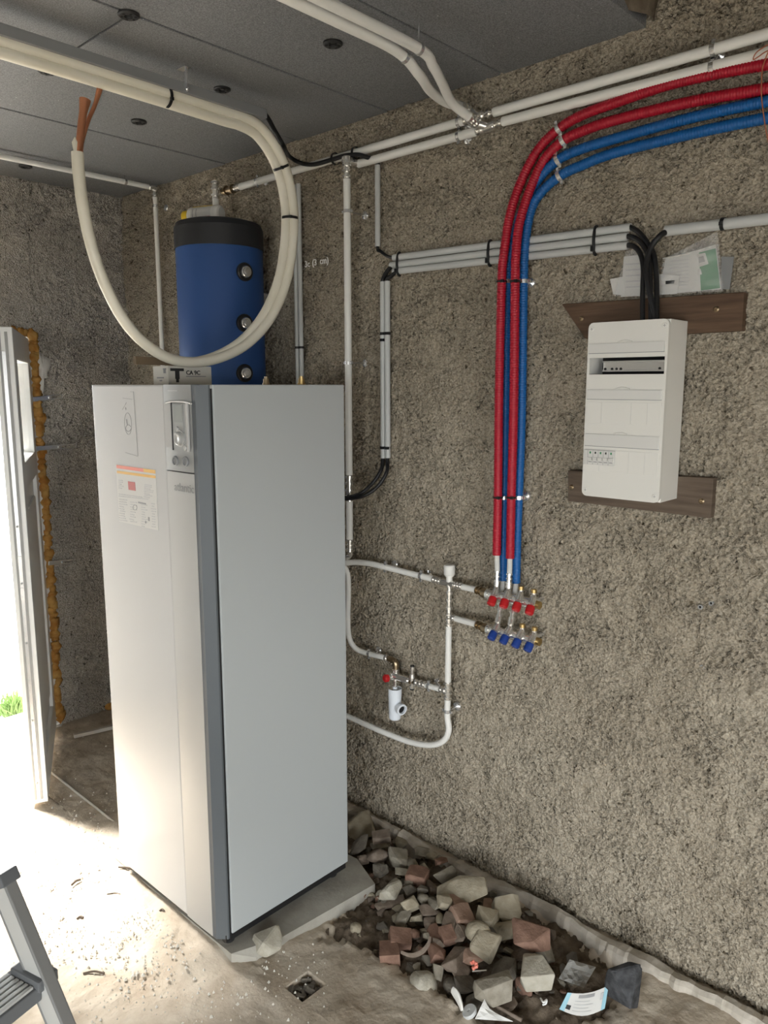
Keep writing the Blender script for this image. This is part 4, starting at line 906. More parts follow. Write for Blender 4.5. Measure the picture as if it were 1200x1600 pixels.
MB().lathe((vx.x, vx.y, zt_), (vx.x, vx.y, zl_), [(0, 0.0085), (0.12, 0.0085), (0.12, 0.0065), (0.35, 0.0065), (0.35, 0.010), (0.5, 0.0115), (0.62, 0.012), (0.75, 0.009), (1, 0.0085)], 14).build('check_valve', M_nickel, td)
for z, s in ((zt_, 1), (zl_, -1)): MB().lathe((vx.x, vx.y, z-0.001*s), (vx.x, vx.y, z+0.004*s), [(0, 0.009), (1, 0.0085)], 12).build('black_cap', M_black, td)
fitting(W(649, 1066, po), W(667, 1071, po), 0.0125, td, rings=3); tube([W(666, 1071, po), W(689, 1077, po+.003)], 0.0112, td); fitting(W(688, 1077, po+.003), V(xc, yc, W(702, 1081, .06).z), 0.0115, td, rings=2)
clip(W(670, 1072, po), W(680, 1074.8, po)-W(670, 1072, po), 0.0112, td)
# white siphon under the red tap
sx = W(617, 1100, .075); sg = thing('drain_siphon', 'white plastic drain siphon with a round side outlet below the red tap', 'siphon', (sx.x, sx.y, W(617, 1123, .075).z))
zs0, zs1, zs2 = W(617, 1123, .075).z, W(617, 1086, .075).z, W(617, 1075, .075).z
RS = 0.0265
MB().lathe((sx.x, sx.y, zs0), (sx.x, sx.y, zs1), [(0, RS*0.8), (0.05, RS*0.93), (0.85, RS), (1.0, RS*1.06), (1.0, RS*0.9), (0.9, RS*0.85)], 28).build('body', M_siph, sg)
hc = MB(); n_ = 18; vs = []
for i in range(n_+1):
    an = math.pi*0.85+(math.pi*1.35)*i/n_
    for r_0, z in ((RS*1.06, zs1-0.002), (RS*1.08, zs2), (RS*0.97, zs2), (RS*0.95, zs1-0.002)): vs.append(V(sx.x+r_0*math.cos(an), sx.y+r_0*math.sin(an), z))
hc.add(vs, [(i*4+j, i*4+(j+1)%4, (i+1)*4+(j+1)%4, (i+1)*4+j) for i in range(n_) for j in range(4)] + [(0, 1, 2, 3), (n_*4+3, n_*4+2, n_*4+1, n_*4)])
hc.build('half_cup', M_siph, sg)
MB().lathe((sx.x, sx.y, zs1-0.004), (sx.x, sx.y, zs2+0.006), [(0, 0.0125), (0.6, 0.0125), (0.6, 0.0095), (1, 0.0095)], 16).build('spout', M_siph, sg)
MB().lathe((sx.x, sx.y, zs2+0.004), (vb.x, vb.y, vb.z), [(0, 0.0065), (0.6, 0.0075), (1, 0.010)], 12).build('drip_tube', M_nickel, sg)
so_ = V(sx.x, sx.y, W(617, 1101, .075).z); od = V(-0.25, -0.95, -0.06).normalized()
MB().lathe(so_+od*0.01, so_+od*0.056, [(0, 0.015), (0.45, 0.016), (0.55, 0.022), (0.95, 0.0238), (1.0, 0.022), (1.0, 0.0165), (0.7, 0.0155)], 26).build('side_outlet', M_siph, sg)
MB().lathe(so_+od*0.040, so_+od*0.046, [(0, 0.0156), (1, 0.0156)], 22).build('outlet_bore', M_dark, sg)
# manifolds
def manifold(name, lab, p0, p1, pc_, knobs, ports, km, cap34):
    t = thing(name, lab, 'manifold', W(*p0, mo)); A = W(*p0, mo); B = W(*p1, mo)
    MB().lathe(A, B, [(0, 0.0195), (0.06, 0.0195), (0.06, 0.0175), (0.24, 0.0175), (0.24, 0.0188), (0.26, 0.0188), (0.26, 0.0175), (0.49, 0.0175), (0.49, 0.0188), (0.51, 0.0188), (0.51, 0.0175), (0.74, 0.0175), (0.74, 0.0188), (0.76, 0.0188), (0.76, 0.0175), (1, 0.0175)], 20).build('bar', M_nickel, t)
    d = (B-A).normalized(); bulge(A-d*0.022, A+d*0.004, 0.0185, t, M_bronze, 'union'); bulge(B-d*0.002, B+d*0.016, 0.015, t, M_brass, 'end_cap')
    for i, (k, p) in enumerate(zip(knobs, ports)):
        P = W(*p, mo+0.004); K = W(*k, mo+0.036); dK = (K-P).normalized()
        vb_ = MB().lathe(P+V(0, 0, 0.0), K-dK*0.010, [(0, 0.0105), (0.2, 0.0105), (0.25, 0.0125), (0.75, 0.0135), (0.8, 0.0105), (1, 0.010)], 14).build('valve_body', M_nickel, t)
        MB().lathe(K-dK*0.016, K+dK*0.016, [(0, 0.011), (0.08, 0.0145), (0.45, 0.0155), (0.9, 0.0150), (1, 0.0125)], 10).build('hand_wheel', km, vb_)
        MB().lathe(K+dK*0.0155, K+dK*0.0175, [(0, 0.008), (1, 0.007)], 12).build('wheel_cap', km, vb_)
        MB().lathe(P, P+V(0, 0, 0.014), [(0, 0.0085), (1, 0.0085)], 10).build('port', M_nickel, vb_)
        if i >= 2: bulge(P+V(0, 0, 0.010), P+V(0, 0, 0.024), 0.0105, vb_, M_brass, 'port_cap')
    return t
kr = [(769, 939), (788, 943), (807.5, 948), (828, 953)]; pr2 = [(776, 919), (794.5, 922), (814, 926), (834, 931)]
kb = [(769.5, 993), (788, 999), (807, 1005), (826, 1011)]; pb2 = [(778, 976), (797.5, 980), (816, 985), (835, 990)]
mr = manifold('manifold', 'nickel manifold with four red hand wheels', (761, 928), (838, 945), None, kr, pr2, M_redknob, True)
mb_ = manifold('manifold', 'nickel manifold with four blue hand wheels', (762, 983), (838, 1002), None, kb, pb2, M_blueknob, True)
for i, (a0, a1, ti) in enumerate((((776.5, 864, .085), (777, 893, .088), 0), ((797, 868, .085), (796, 897, .088), 1))):
    t = conds[ti][0]; A = W(*a0); B = W(*a1); P = W(*pr2[i], mo+0.004)
    MB().sweep([A, B], 0.0092, 14).build('inner_pipe', M_paper, t); fitting(B+V(0, 0, 0.004), B.lerp(P, 0.75), 0.0092, t); bulge(B.lerp(P, 0.6), P+V(0, 0, 0.006), 0.0115, t)
for i, (a0, a1, ti) in enumerate((((786, 903, .05), (783, 935, .06), 2), ((806.5, 908, .05), (803, 940, .06), 3))):
    t = conds[ti][0]; A = W(*a0); B = W(*a1); P = W(*pb2[i], mo+0.004)
    MB().sweep(spline([A, A.lerp(B, .5), B], 5), 0.0092, 14).build('inner_pipe', M_paper, t); fitting(B+V(0, 0, 0.004), B.lerp(P, 0.8), 0.0095, t, rings=4); bulge(B.lerp(P, 0.65), P+V(0, 0, 0.006), 0.0115, t)
# bracket behind the manifolds
for py0, py1, lab in ((930, 932, 'a'),):
    pass
for tt_, (px, py) in ((mr, (787, 933)), (mr, (826, 942)), (mb_, (788, 989)), (mb_, (826, 999))):
    A = W(px, py, mo); MB().bbox((A.x, A.y-0.006, A.z-0.006), (WX+0.004, A.y+0.006, A.z+0.006), 0.001).build('bracket', M_zinc, tt_)

# ------------------------------------------------------------------ fuse box on its two planks
def plank(name, lab, quad, mt, screws, th=0.030):
    P = [W(x, y, th) for x, y in quad]; t = thing(name, lab, 'plank', (WX-th, P[0].y, min(p.z for p in P)))
    bm = MB(); bm.prism([V(WX-th, p.y, p.z) for p in P], (th+0.004, 0, 0)); o = bm.build('board', mt, t)
    mod = o.modifiers.new('bevel', 'BEVEL'); mod.width = 0.003; mod.segments = 2
    for x, y in screws:
        c = W(x, y, th); MB().lathe(c+V(0.002, 0, 0), c+V(-0.004, 0, 0), [(0, 0.0085), (0.5, 0.0085), (1, 0.005), (1, 0.002), (0.5, 0)], 14).build('screw', M_bronze, t)
    return t
plank('wooden_plank', 'brown wooden plank with a slanted end above the fuse box', [(877, 475), (1163, 456), (1159, 517), (914, 529)], M_wood, ((908, 498), (1119, 483)))
plank('wooden_plank', 'weathered wooden plank at the foot of the fuse box', [(887, 735), (1115, 747), (1110, 810), (887, 783)], M_woodg, ((893, 761), (1096, 783)))
fx0, fx1 = 2.152, 2.282; fyL = AX(920, 506, fx0).y; fyR = AX(1046, 500, fx0).y; fzT = AX(985, 501, fx0).z; fzB = AX(968, 780, fx0).z; FW = fyL-fyR; FH = fzT-fzB
fb = thing('fuse_box', 'white plastic fuse box on two planks with one open module row', 'fuse box', (fx1, (fyL+fyR)/2, fzB))
def fr(u0, u1, v0, v1, x0, x1, r=0.0015):          # u: 0 left .. 1 right, v: 0 top .. 1 bottom
    return MB().bbox((x0, fyL-FW*u1, fzT-FH*v1), (x1, fyL-FW*u0, fzT-FH*v0), r)
sh = MB()
for u0, u1, v0, v1 in ((0, 0.028, 0, 1), (0.972, 1, 0, 1)): sh.bbox((fx0+0.012, fyL-FW*u1, fzB), (fx1, fyL-FW*u0, fzT), 0.002)
sh.bbox((fx0+0.012, fyR+0.004, fzT-0.006), (fx1, fyL-0.004, fzT), 0.002).bbox((fx0+0.012, fyR+0.004, fzB), (fx1, fyL-0.004, fzB+0.006), 0.002).box((fx1-0.006, fyR+0.003, fzB+0.003), (fx1, fyL-0.003, fzT-0.003))
sh.build('housing', M_boxw, fb)
def rounded(u0, u1, v0, v1, x0, x1, rad):
    y0, y1, z0, z1 = fyL-FW*u1, fyL-FW*u0, fzT-FH*v1, fzT-FH*v0; pts = []
    for cy, cz_, a0, ra in ((y1-rad[0], z1-rad[0], 0, rad[0]), (y0+rad[1], z1-rad[1], 90, rad[1]), (y0+rad[2], z0+rad[2], 180, rad[2]), (y1-rad[3], z0+rad[3], 270, rad[3])):
        for k in range(6):
            a = math.radians(a0+18*k); pts.append(V(x0, cy+ra*math.cos(a), cz_+ra*math.sin(a)))
    return MB().prism(pts, (x1-x0, 0, 0))
R_ = 0.016; q_ = 0.0005
sl0, sl1 = 0.198, 0.292
rounded(0, 1, 0, sl0, fx0, fx0+0.014, (R_, R_, q_, q_)).build('cover_top', M_boxcover, fb)
rounded(0, 1, sl1, 1, fx0, fx0+0.014, (q_, q_, R_, R_)).build('cover_front', M_boxcover, fb)
for u0, u1 in ((0, 0.03), (0.972, 1)): fr(u0, u1, sl0-0.002, sl1+0.002, fx0, fx0+0.014, 0.0003).build('cover_side', M_boxcover, fb)
fr(0.02, 0.98, 0.15, 0.34, fx0+0.085, fx0+0.088).build('slot_shade', M_dark, fb)  # black sheet in place of the shade inside the open row
ra = fr(0.12, 0.975, 0.222, 0.268, fx0+0.045, fx0+0.049).build('din_rail', M_zinc, fb)
fr(0.12, 0.975, 0.214, 0.224, fx0+0.040, fx0+0.047, 0.0006).build('rail_lip', M_zinc, ra); fr(0.12, 0.975, 0.266, 0.276, fx0+0.040, fx0+0.047, 0.0006).build('rail_lip', M_zinc, ra)
for u in (0.15, 0.24, 0.30, 0.355, 0.84, 0.91):
    c = V(fx0+0.045, fyL-FW*u, fzT-FH*0.26); MB().cyl(c+V(0.001, 0, 0), c-V(0.0015, 0, 0), 0.0038, 10).build('rail_hole', M_dark, ra)
for v0, v1 in ((0.118, 0.172), (0.378, 0.432), (0.632, 0.702)):
    s_ = fr(0.02, 0.965, v0, v1, fx0-0.004, fx0+0.001, 0.001).build('label_strip', M_clearflap, fb)
    fr(0.02, 0.965, v1-0.002, v1+0.003, fx0-0.003, fx0+0.001, 0.0003).build('strip_edge', M_trough, s_)
    arc = [V(fx0-0.002, fyL-FW*(0.39+0.18*t), fzT-FH*(v0-0.004-0.010*math.sin(math.pi*t))) for t in np.linspace(0, 1, 9)]
    MB().sweep(arc, 0.0014, 6).build('finger_grip', M_boxcover, s_)
for v0, v1 in ((0.448, 0.572), (0.722, 0.852)):
    b_ = fr(0.02, 0.965, v0, v1, fx0-0.0015, fx0+0.001, 0.0006).build('module_cover', M_boxcover, fb)
    for u in (0.22, 0.60, 0.80): fr(u, u+0.004, v0+0.004, v1-0.004, fx0-0.002, fx0-0.0012, 0.0002).build('groove', M_clearflap, b_)
cbk = fr(0.0+0.02, 0.43, 0.725, 0.812, fx0-0.007, fx0+0.0, 0.0015).build('breaker_row', M_paper, fb)
for i in range(5):
    u = 0.085+0.069*i; fr(u, u+0.052, 0.768, 0.786, fx0-0.012, fx0-0.006, 0.001).build('breaker_toggle', M_paper, cbk)
    fr(u+0.015, u+0.034, 0.735, 0.747, fx0-0.0078, fx0-0.0065, 0.0003).build('breaker_mark', M_printd if i % 2 else M_green, cbk)
    fr(u-0.010, u-0.006, 0.728, 0.81, fx0-0.0074, fx0-0.0065, 0.0002).build('breaker_joint', M_print, cbk)
    fr(u+0.004, u+0.048, 0.792, 0.797, fx0-0.0078, fx0-0.0065, 0.0003).build('breaker_mark', M_print, cbk)
for u, v in ((0.045, 0.035), (0.95, 0.035), (0.05, 0.965), (0.945, 0.965)):
    c = V(fx0, fyL-FW*u, fzT-FH*v); s_ = MB().lathe(c+V(0.001, 0, 0), c-V(0.002, 0, 0), [(0, 0.0075), (0.7, 0.0075), (1, 0.0065)], 16).build('cover_screw', M_boxw, fb)
    MB().box((c.x-0.0024, c.y-0.004, c.z-0.0006), (c.x-0.0019, c.y+0.004, c.z+0.0006)).box((c.x-0.0024, c.y-0.0006, c.z-0.004), (c.x-0.0019, c.y+0.0006, c.z+0.004)).build('screw_slot', M_print, s_)

# ------------------------------------------------------------------ bag with leaflets standing on the upper plank
def sheet(quad, off_t, off_b, bow, th=0.0012, n=8, crumple=0.0, seed=1):      # quad in photo order TL TR BR BL, leaning on the wall
    r_ = random.Random(seed); m = MB(); vs = []
    for i in range(n+1):
        for j in range(n+1):
            u, v = i/n, j/n
            px = (quad[0][0]*(1-u)+quad[1][0]*u)*(1-v)+(quad[3][0]*(1-u)+quad[2][0]*u)*v; py = (quad[0][1]*(1-u)+quad[1][1]*u)*(1-v)+(quad[3][1]*(1-u)+quad[2][1]*u)*v
            o = off_t*(1-v)+off_b*v + bow*math.sin(math.pi*u) + r_.uniform(-crumple, crumple); vs.append(W(px, py, max(o, 0.006)))
    N = n+1; top = [(i*N+j, i*N+j+1, (i+1)*N+j+1, (i+1)*N+j) for i in range(n) for j in range(n)]
    k = len(vs); vs2 = vs + [p+V(th, 0, 0) for p in vs]
    m.add(vs2, top, crumple == 0); m.add(vs2, [tuple(q+k for q in f[::-1]) for f in top], crumple == 0)
    bd = [i for i in range(N)] + [i*N+n for i in range(1, N)] + [n*N+j for j in range(n-1, -1, -1)] + [i*N for i in range(n-1, 0, -1)]
    m.add(vs2, [(bd[i], bd[i-1], bd[i-1]+k, bd[i]+k) for i in range(len(bd))])
    return m
lf = thing('leaflet', 'green and white printed leaflet in the clear bag on the upper plank', 'leaflet', W(1080, 458, .02))
sheet([(1040, 402), (1119, 384), (1127, 452), (1030, 460)], 0.014, 0.024, 0.006).build('page', M_paper, lf)
sheet([(1083, 397), (1118, 388), (1125, 450), (1089, 455)], 0.017, 0.027, 0.004).build('green_field', M_green, lf)
sheet([(1086, 398), (1106, 394), (1111, 411), (1090, 418)], 0.019, 0.022, 0.004).build('picture_panel', M_paper, lf)
sheet([(1086, 422), (1098, 419), (1100, 428), (1087, 430)], 0.021, 0.023, 0.004).build('picture_panel', M_paper, lf)
sheet([(1090, 402), (1102, 399), (1104, 408), (1092, 411)], 0.021, 0.023, 0.004, 0.0006, 3).build('picture', M_print, lf)
pl_ = MB()
for i in range(8):
    y = 408+i*5.6; a = W(1046, y+1.2, .024+i*0.0008); b = W(1076, y-2, .026+i*0.0008); pl_.prism([a, b, b+V(0, 0, 0.0022), a+V(0, 0, 0.0022)], (-0.0012, 0, 0))
pl_.build('print_line', M_printl, lf)
bk = thing('booklet', 'white folded booklet behind the black cables on the upper plank', 'booklet', W(990, 460, .02))
sheet([(975, 401), (1006, 397), (1008, 462), (970, 464)], 0.014, 0.026, 0.003).build('page', M_paper, bk)
sheet([(953, 436), (980, 431), (982, 462), (958, 460)], 0.018, 0.026, 0.003).build('cover', M_paper, bk)
sheet([(1030, 428), (1062, 431), (1058, 459), (1028, 461)], 0.030, 0.032, 0.002).build('tag', M_paper, bk)
sheet([(1040, 439), (1054, 438), (1053, 443), (1040, 444)], 0.034, 0.034, 0.002, 0.0006, 3).build('print_block', M_printd, bk)
pl_ = MB()
for i in range(5):
    y = 414+i*9; a = W(978, y, .020+i*0.002); b = W(1003, y-1.5, .022+i*0.002); pl_.prism([a, b, b+V(0, 0, 0.0035), a+V(0, 0, 0.0035)], (-0.0012, 0, 0))
pl_.build('print_line', M_printl, bk)
gc_ = sheet([(1127, 401), (1147, 401), (1140, 452), (1127, 452)], 0.012, 0.020, 0.0).build('grey_card', M_trough)
tag(gc_, 'dark grey card leaning on the wall right of the green leaflet', 'card')
bg = thing('plastic_bag', 'crumpled clear plastic bag around the leaflets on the upper plank', 'bag', W(1060, 460, .03))
sheet([(1036, 405), (1121, 362), (1130, 455), (1030, 461)], 0.022, 0.038, 0.010, 0.0005, 9, 0.0045, 5).build('film', M_film, bg)
sheet([(978, 392), (1012, 385), (1014, 462), (960, 463)], 0.020, 0.036, 0.008, 0.0005, 7, 0.004, 8).build('film', M_film, bg)
MB().sweep([W(1036, 404, .03), W(1075, 396, .034), W(1118, 383, .03)], 0.0022, 6).build('seal_strip', M_paper, bg)
# writing on the wall
ch = W(466, 421, 0.006); q2 = W(513, 411, .006)
wth = thing('chalk_writing', 'small white chalk writing on the wall beside the riser pipe', 'writing', ch)
for k_, tx in enumerate(('3c', '3c', '(3', 'cm)')):
    text_mesh('chalk_lettering', tx, 0.036, M_chalk, wth, ch-V(0.013, 0, 0)+(q2-ch)*(0.0, 0.30, 0.55, 0.80)[k_], (0, q2.y-ch.y, q2.z-ch.z-0.012), (0, 0.02, 1), 0.001, 0.0006)
# loop of brown wire hanging at the right edge
wp = [(1260, 60), (1203, 78), (1186, 88), (1177, 93), (1182, 82), (1200, 70), (1204, 72), (1196, 92), (1191, 110), (1190, 150), (1194, 185), (1199, 215), (1206, 240)]
o = MB().sweep(spline([W(x, y, .075-0.002*(i % 2)) for i, (x, y) in enumerate(wp)], 8), 0.0016, 6).build('brown_wire', M_copperwire); tag(o, 'thin brown wire looped over the pipes at the right edge', 'wire')

# ------------------------------------------------------------------ rubble
def rock(seed, sx, sy, sz, kind='block', npts=16):
    r_ = random.Random(seed); bm = bmesh.new()
    for _ in range(npts):
        if kind == 'round':
            v = Vector((r_.gauss(0, 1), r_.gauss(0, 1), r_.gauss(0, 1))).normalized()*r_.uniform(0.88, 1.0)
        else:
            v = Vector((r_.uniform(-1, 1), r_.uniform(-1, 1), r_.uniform(-1, 1))); m = max(abs(c) for c in v); v = v/m*r_.uniform(0.82, 1.0)
            if kind == 'brick': v = Vector([math.copysign(min(1, abs(c)*1.7), c) for c in v])
        bm.verts.new((v.x*sx, v.y*sy, v.z*sz))
    bmesh.ops.convex_hull(bm, input=bm.verts[:], use_existing_faces=False)
    for v in [v for v in bm.verts if not v.link_faces]: bm.verts.remove(v)
    bmesh.ops.dissolve_limit(bm, angle_limit=0.14, verts=bm.verts[:], edges=bm.edges[:])
    bmesh.ops.bevel(bm, geom=bm.edges[:], offset=min(sx, sy, sz)*(0.30 if kind == 'round' else 0.13), segments=2 if kind == 'round' else 1, affect='EDGES', clamp_overlap=True)
    bm.verts.index_update(); vs = [v.co.copy() for v in bm.verts]; fs = [[v.index for v in f.verts] for f in bm.faces]; bm.free(); return vs, fs
STONES = [  # px, py, width, height in the photograph (pixels), stone kind, shape, lift above soil, label
 (563,1289,40,36,'t','slab',0.015,'flat tan slab wedged against the cabinet corner'),
 (596,1309,25,14,'b','brick',0.03,'brown brick piece right of the flat tan slab by the cabinet'),
 (594,1322,30,13,'g','slab',0.02,'thin grey slab under the brown brick piece by the cabinet'),
 (629,1316,20,22,'t','block',0.02,'tan pointed stone against the footing ledge, farthest along the wall'),
 (661,1332,28,18,'g','slab',0.02,'long grey stone leaning on the ledge above the small red brick bit'),
 (562,1321,22,28,'d','slab',0.02,'dark broken tile on edge below the flat tan slab'),
 (590,1337,34,20,'b','round',0.02,'rounded brown stone below the brick piece near the cabinet'),
 (567,1343,18,13,'b','block',0.008,'small brown stone beside the pad corner'),
 (622,1340,28,27,'g','block',0.03,'squarish grey stone in the middle of the far rubble'),
 (594,1360,24,16,'d','slab',0.012,'flat dark stone just right of the pad corner'),
 (628,1362,25,14,'l','slab',0.04,'pale flat shard lying slantwise in the far rubble'),
 (643,1351,20,18,'g','round',0.025,'round grey stone right of the pale shard'),
 (662,1356,13,12,'t','block',0.03,'tiny tan stone beside the round grey stone'),
 (652,1371,28,22,'r','brick',0.02,'dull red brick piece right of the pale shard'),
 (689,1346,19,17,'r','block',0.035,'small bright red brick bit on the footing ledge'),
 (692,1364,38,22,'g','block',0.025,'wide grey stone just below the small bright red brick bit'),
 (610,1388,37,32,'l','block',0.02,'large light grey stone beside the pad corner'),
 (593,1401,12,14,'l','block',0.01,'small pale stone left below the large light grey stone'),
 (642,1393,22,15,'d','block',0.015,'dark stone right of the large light grey stone'),
 (660,1391,16,13,'d','block',0.02,'dark stone under the dull red brick piece'),
 (675,1386,18,26,'b','block',0.025,'upright brown stone left of the biggest slab'),
 (722,1392,76,36,'t','slab',0.045,'biggest flat tan slab lying on top of the rubble'),
 (734,1376,34,11,'d','slab',0.02,'long dark stone between the biggest slab and the ledge'),
 (609,1411,46,11,'b','slab',0.004,'long thin brown stone lying in the soil below the light grey stone'),
 (641,1413,27,24,'t','block',0.022,'tan angular stone below the dark stones'),
 (661,1405,18,16,'g','round',0.022,'round grey pebble left of the biggest slab'),
 (677,1411,14,22,'g','block',0.02,'narrow grey stone below the upright brown stone'),
 (671,1422,30,17,'b','slab',0.022,'flat brown stone with a worn top below the round grey pebble'),
 (695,1409,22,21,'t','block',0.03,'tan cube-like stone at the left end of the biggest slab'),
 (650,1433,20,15,'t','block',0.022,'small tan stone in the middle of the heap left of the brown ones'),
 (716,1414,19,24,'p','brick',0.03,'pink brick piece tucked under the biggest slab'),
 (721,1432,26,24,'p','brick',0.035,'pink brick cube just below the biggest slab'),
 (631,1438,22,18,'g','block',0.012,'greenish grey stone at the left side of the heap'),
 (687,1436,12,20,'t','round',0.028,'egg shaped tan pebble in the middle of the heap'),
 (672,1443,20,14,'b','block',0.022,'brown stone left of the egg shaped pebble'),
 (702,1443,18,22,'b','brick',0.028,'brown brick piece right of the egg shaped pebble'),
 (764,1437,38,30,'t','block',0.035,'light tan stone right of the pink brick cube'),
 (790,1424,44,32,'t','block',0.035,'mottled tan stone against the ledge right of the biggest slab'),
 (762,1415,12,18,'p','brick',0.04,'narrow pink brick sliver at the right end of the biggest slab'),
 (742,1427,15,22,'b','block',0.025,'brown stone between the pink cube and the light tan stone'),
 (792,1453,42,22,'t','slab',0.025,'flat tan stone below the mottled one by the ledge'),
 (832,1462,54,36,'r','block',0.035,'large red brick chunk by the ledge'),
 (818,1491,40,20,'b','slab',0.010,'layered brown stone below the large red brick chunk'),
 (851,1486,25,25,'g','block',0.010,'grey stone right of the large red brick chunk'),
 (746,1456,38,28,'t','round',0.035,'smooth tan stone in the right half of the heap'),
 (758,1482,48,34,'t','block',0.035,'broad tan stone below the smooth tan one'),
 (740,1496,34,22,'p','block',0.030,'pinkish tan stone left of the broad tan stone'),
 (720,1458,18,23,'b','slab',0.030,'slanting brown stone under the pink brick cube'),
 (699,1462,20,18,'r','brick',0.034,'small square red brick in the middle of the heap'),
 (680,1460,16,22,'r','brick',0.022,'dark red brick piece left of the small square red brick'),
 (647,1460,18,14,'r','round',0.016,'small rounded red stone at the left edge of the heap'),
 (625,1468,30,20,'r','brick',0.012,'red brick piece at the left edge of the heap'),
 (631,1452,12,16,'g','block',0.012,'small grey stone above the left red brick piece'),
 (666,1463,10,11,'l','block',0.025,'tiny pale chip among the red brick pieces'),
 (609,1491,28,24,'r','brick',0.010,'reddish brown brick piece nearest the concrete floor edge'),
 (685,1475,20,14,'b','block',0.026,'brown stone below the dark red brick piece'),
 (685,1489,28,20,'r','block',0.020,'dull red stone below the heap centre'),
 (710,1501,28,36,'b','block',0.020,'tall brown stone below the small square red brick'),
 (720,1514,30,20,'b','slab',0.022,'slanting brown stone below the tall brown stone'),
 (685,1517,20,17,'g','block',0.006,'greenish grey stone right of the rounded pale boulder'),
 (662,1538,44,40,'l','round',0.006,'rounded pale boulder at the edge of the concrete floor'),
 (652,1513,14,11,'l','block',0.010,'small pale stone just above the rounded boulder'),
 (667,1502,14,13,'d','block',0.014,'small dark stone between the bricks and the boulder'),
 (640,1517,20,18,'d','block',0.004,'dark stone left above the rounded boulder'),
 (766,1538,58,40,'g','block',0.022,'big grey stone near the white torn paper'),
 (727,1537,34,24,'d','slab',0.010,'dark flat stone left of the big grey stone'),
 (705,1541,24,24,'d','round',0.008,'dark round stone right of the rounded boulder'),
 (788,1514,34,32,'d','block',0.020,'dark grey stone above the big grey stone'),
 (840,1521,46,44,'l','block',0.018,'large pale angular stone near the printed label sheet'),
 (819,1543,26,22,'r','block',0.006,'red brown stone under the large pale angular stone'),
 (790,1567,34,22,'b','slab',0.006,'brown flat stone right of the white torn paper'),
 (972,1547,54,66,'k','block',0.004,'black lump of stone beside the footing ledge'),
 (419,1471,42,32,'l','block',0.0,'pale rough stone on the concrete beside the cabinet foot'),
 (556,1450,19,15,'t','round',0.0,'small tan stone alone on the bare soil'),
 (742,1562,30,28,'d','slab',0.0,'dark flat piece put in for a dark hollow beside the white plastic scrap'),  # dark slab stands in for a shaded hollow in the heap
 (604,1452,14,10,'g','block',0.002,'small grey stone in the soil left of the heap'),
 (618,1455,10,8,'l','block',0.002,'tiny pale stone in the soil left of the heap'),
 (640,1376,14,14,'g','block',0.02,'small grey stone below the pale shard'),
 (675,1340,16,12,'t','block',0.02,'small tan stone left of the bright red brick bit'),
 (770,1460,20,16,'d','block',0.01,'dark stone between the smooth tan and the flat tan stone'),
 (662,1485,16,12,'r','block',0.008,'small red crumb stone below the curved tile shard'),
 (735,1475,16,16,'d','block',0.02,'dark stone wedged left of the broad tan stone'),
]
for i, (px, py, w, h, kd, shp, lift, lab) in enumerate(STONES):
    g0 = AZ(px, py, 0.03)
    zc0 = soil_at(g0.x, g0.y) if kd else 0
    if 'pale rough stone on the concrete' in lab: zc0 = 0.0
    if 'black lump' in lab: zc0 = 0.0
    dep = (g0-Vector((0, 0, CAMZ))).dot(Vector(_F)); s = dep/FPX
    rx_ = w*s/2*1.14; vis = h*s*1.14
    fz = {'slab': 0.42, 'block': 0.72, 'round': 0.8, 'brick': 0.75}[shp]
    ry_ = vis*0.62; rz_ = max(min(rx_, ry_)*fz, 0.006)
    if w > 2.4*h: ry_ = vis*0.75
    if kd == 'k': ry_, rz_ = rx_*0.85, vis*0.60
    zc = zc0 + lift + rz_*0.85
    P = AZ(px, py, zc)
    if P.x + max(rx_, ry_)*0.8 > WX-0.035: P.x = WX-0.035-max(rx_, ry_)*0.8
    vs, fs = rock(100+i, rx_, ry_, rz_, 'brick' if shp == 'brick' else ('round' if shp == 'round' else 'block'), 60 if shp == 'brick' else (40 if shp == 'round' else 16))
    r_ = random.Random(500+i); M = Matrix.Rotation(-YAW+r_.uniform(-0.35, 0.35), 4, 'Z') @ Matrix.Rotation(r_.uniform(-0.22, 0.22) + (0.15 if shp != 'round' else 0), 4, 'X') @ Matrix.Rotation(r_.uniform(-0.25, 0.25), 4, 'Y')
    m = MB().add([P + M @ v for v in vs], fs, shp == 'round')
    o = m.build('rubble_stone', M_st[kd]); tag(o, lab, 'stone', 'rubble heap along the wall')
# small filler stones and pebbles that nothing tells apart
proto = []
for k in range(6):
    vs, fs = rock(900+k, 1, 0.8, 0.6, 'block', 14); me = bpy.data.meshes.new('pebble'); me.from_pydata([tuple(v) for v in vs], [], fs); proto.append(me)
r_ = random.Random(77); kinds = 'gtbdbrdt'
cnt = 0
while cnt < 240:
    y = r_.uniform(1.02, 2.35); x = r_.uniform(1.55, 2.23)
    if sd_poly(np.array([x]), np.array([y]), PIT)[0] > -0.02: continue
    d_ = ((x-2.02)/0.22)**2+((y-1.6)/0.55)**2
    if d_ > 1 and r_.random() > 0.35: continue
    s = r_.uniform(0.008, 0.024) if d_ < 1 else r_.uniform(0.003, 0.009)
    kd = r_.choice(kinds); me = proto[r_.randrange(6)].copy(); me.materials.append(M_st[kd])
    o = bpy.data.objects.new('pebble', me); COL.objects.link(o); o.location = (x, y, soil_at(x, y)+s*0.35); o.scale = (s, s, s); o.rotation_euler = (r_.uniform(-.4, .4), r_.uniform(-.4, .4), r_.uniform(0, 6.28))
    tag(o, 'small loose pebble lying between the rubble stones', 'pebble', 'pebbles among the rubble'); cnt += 1
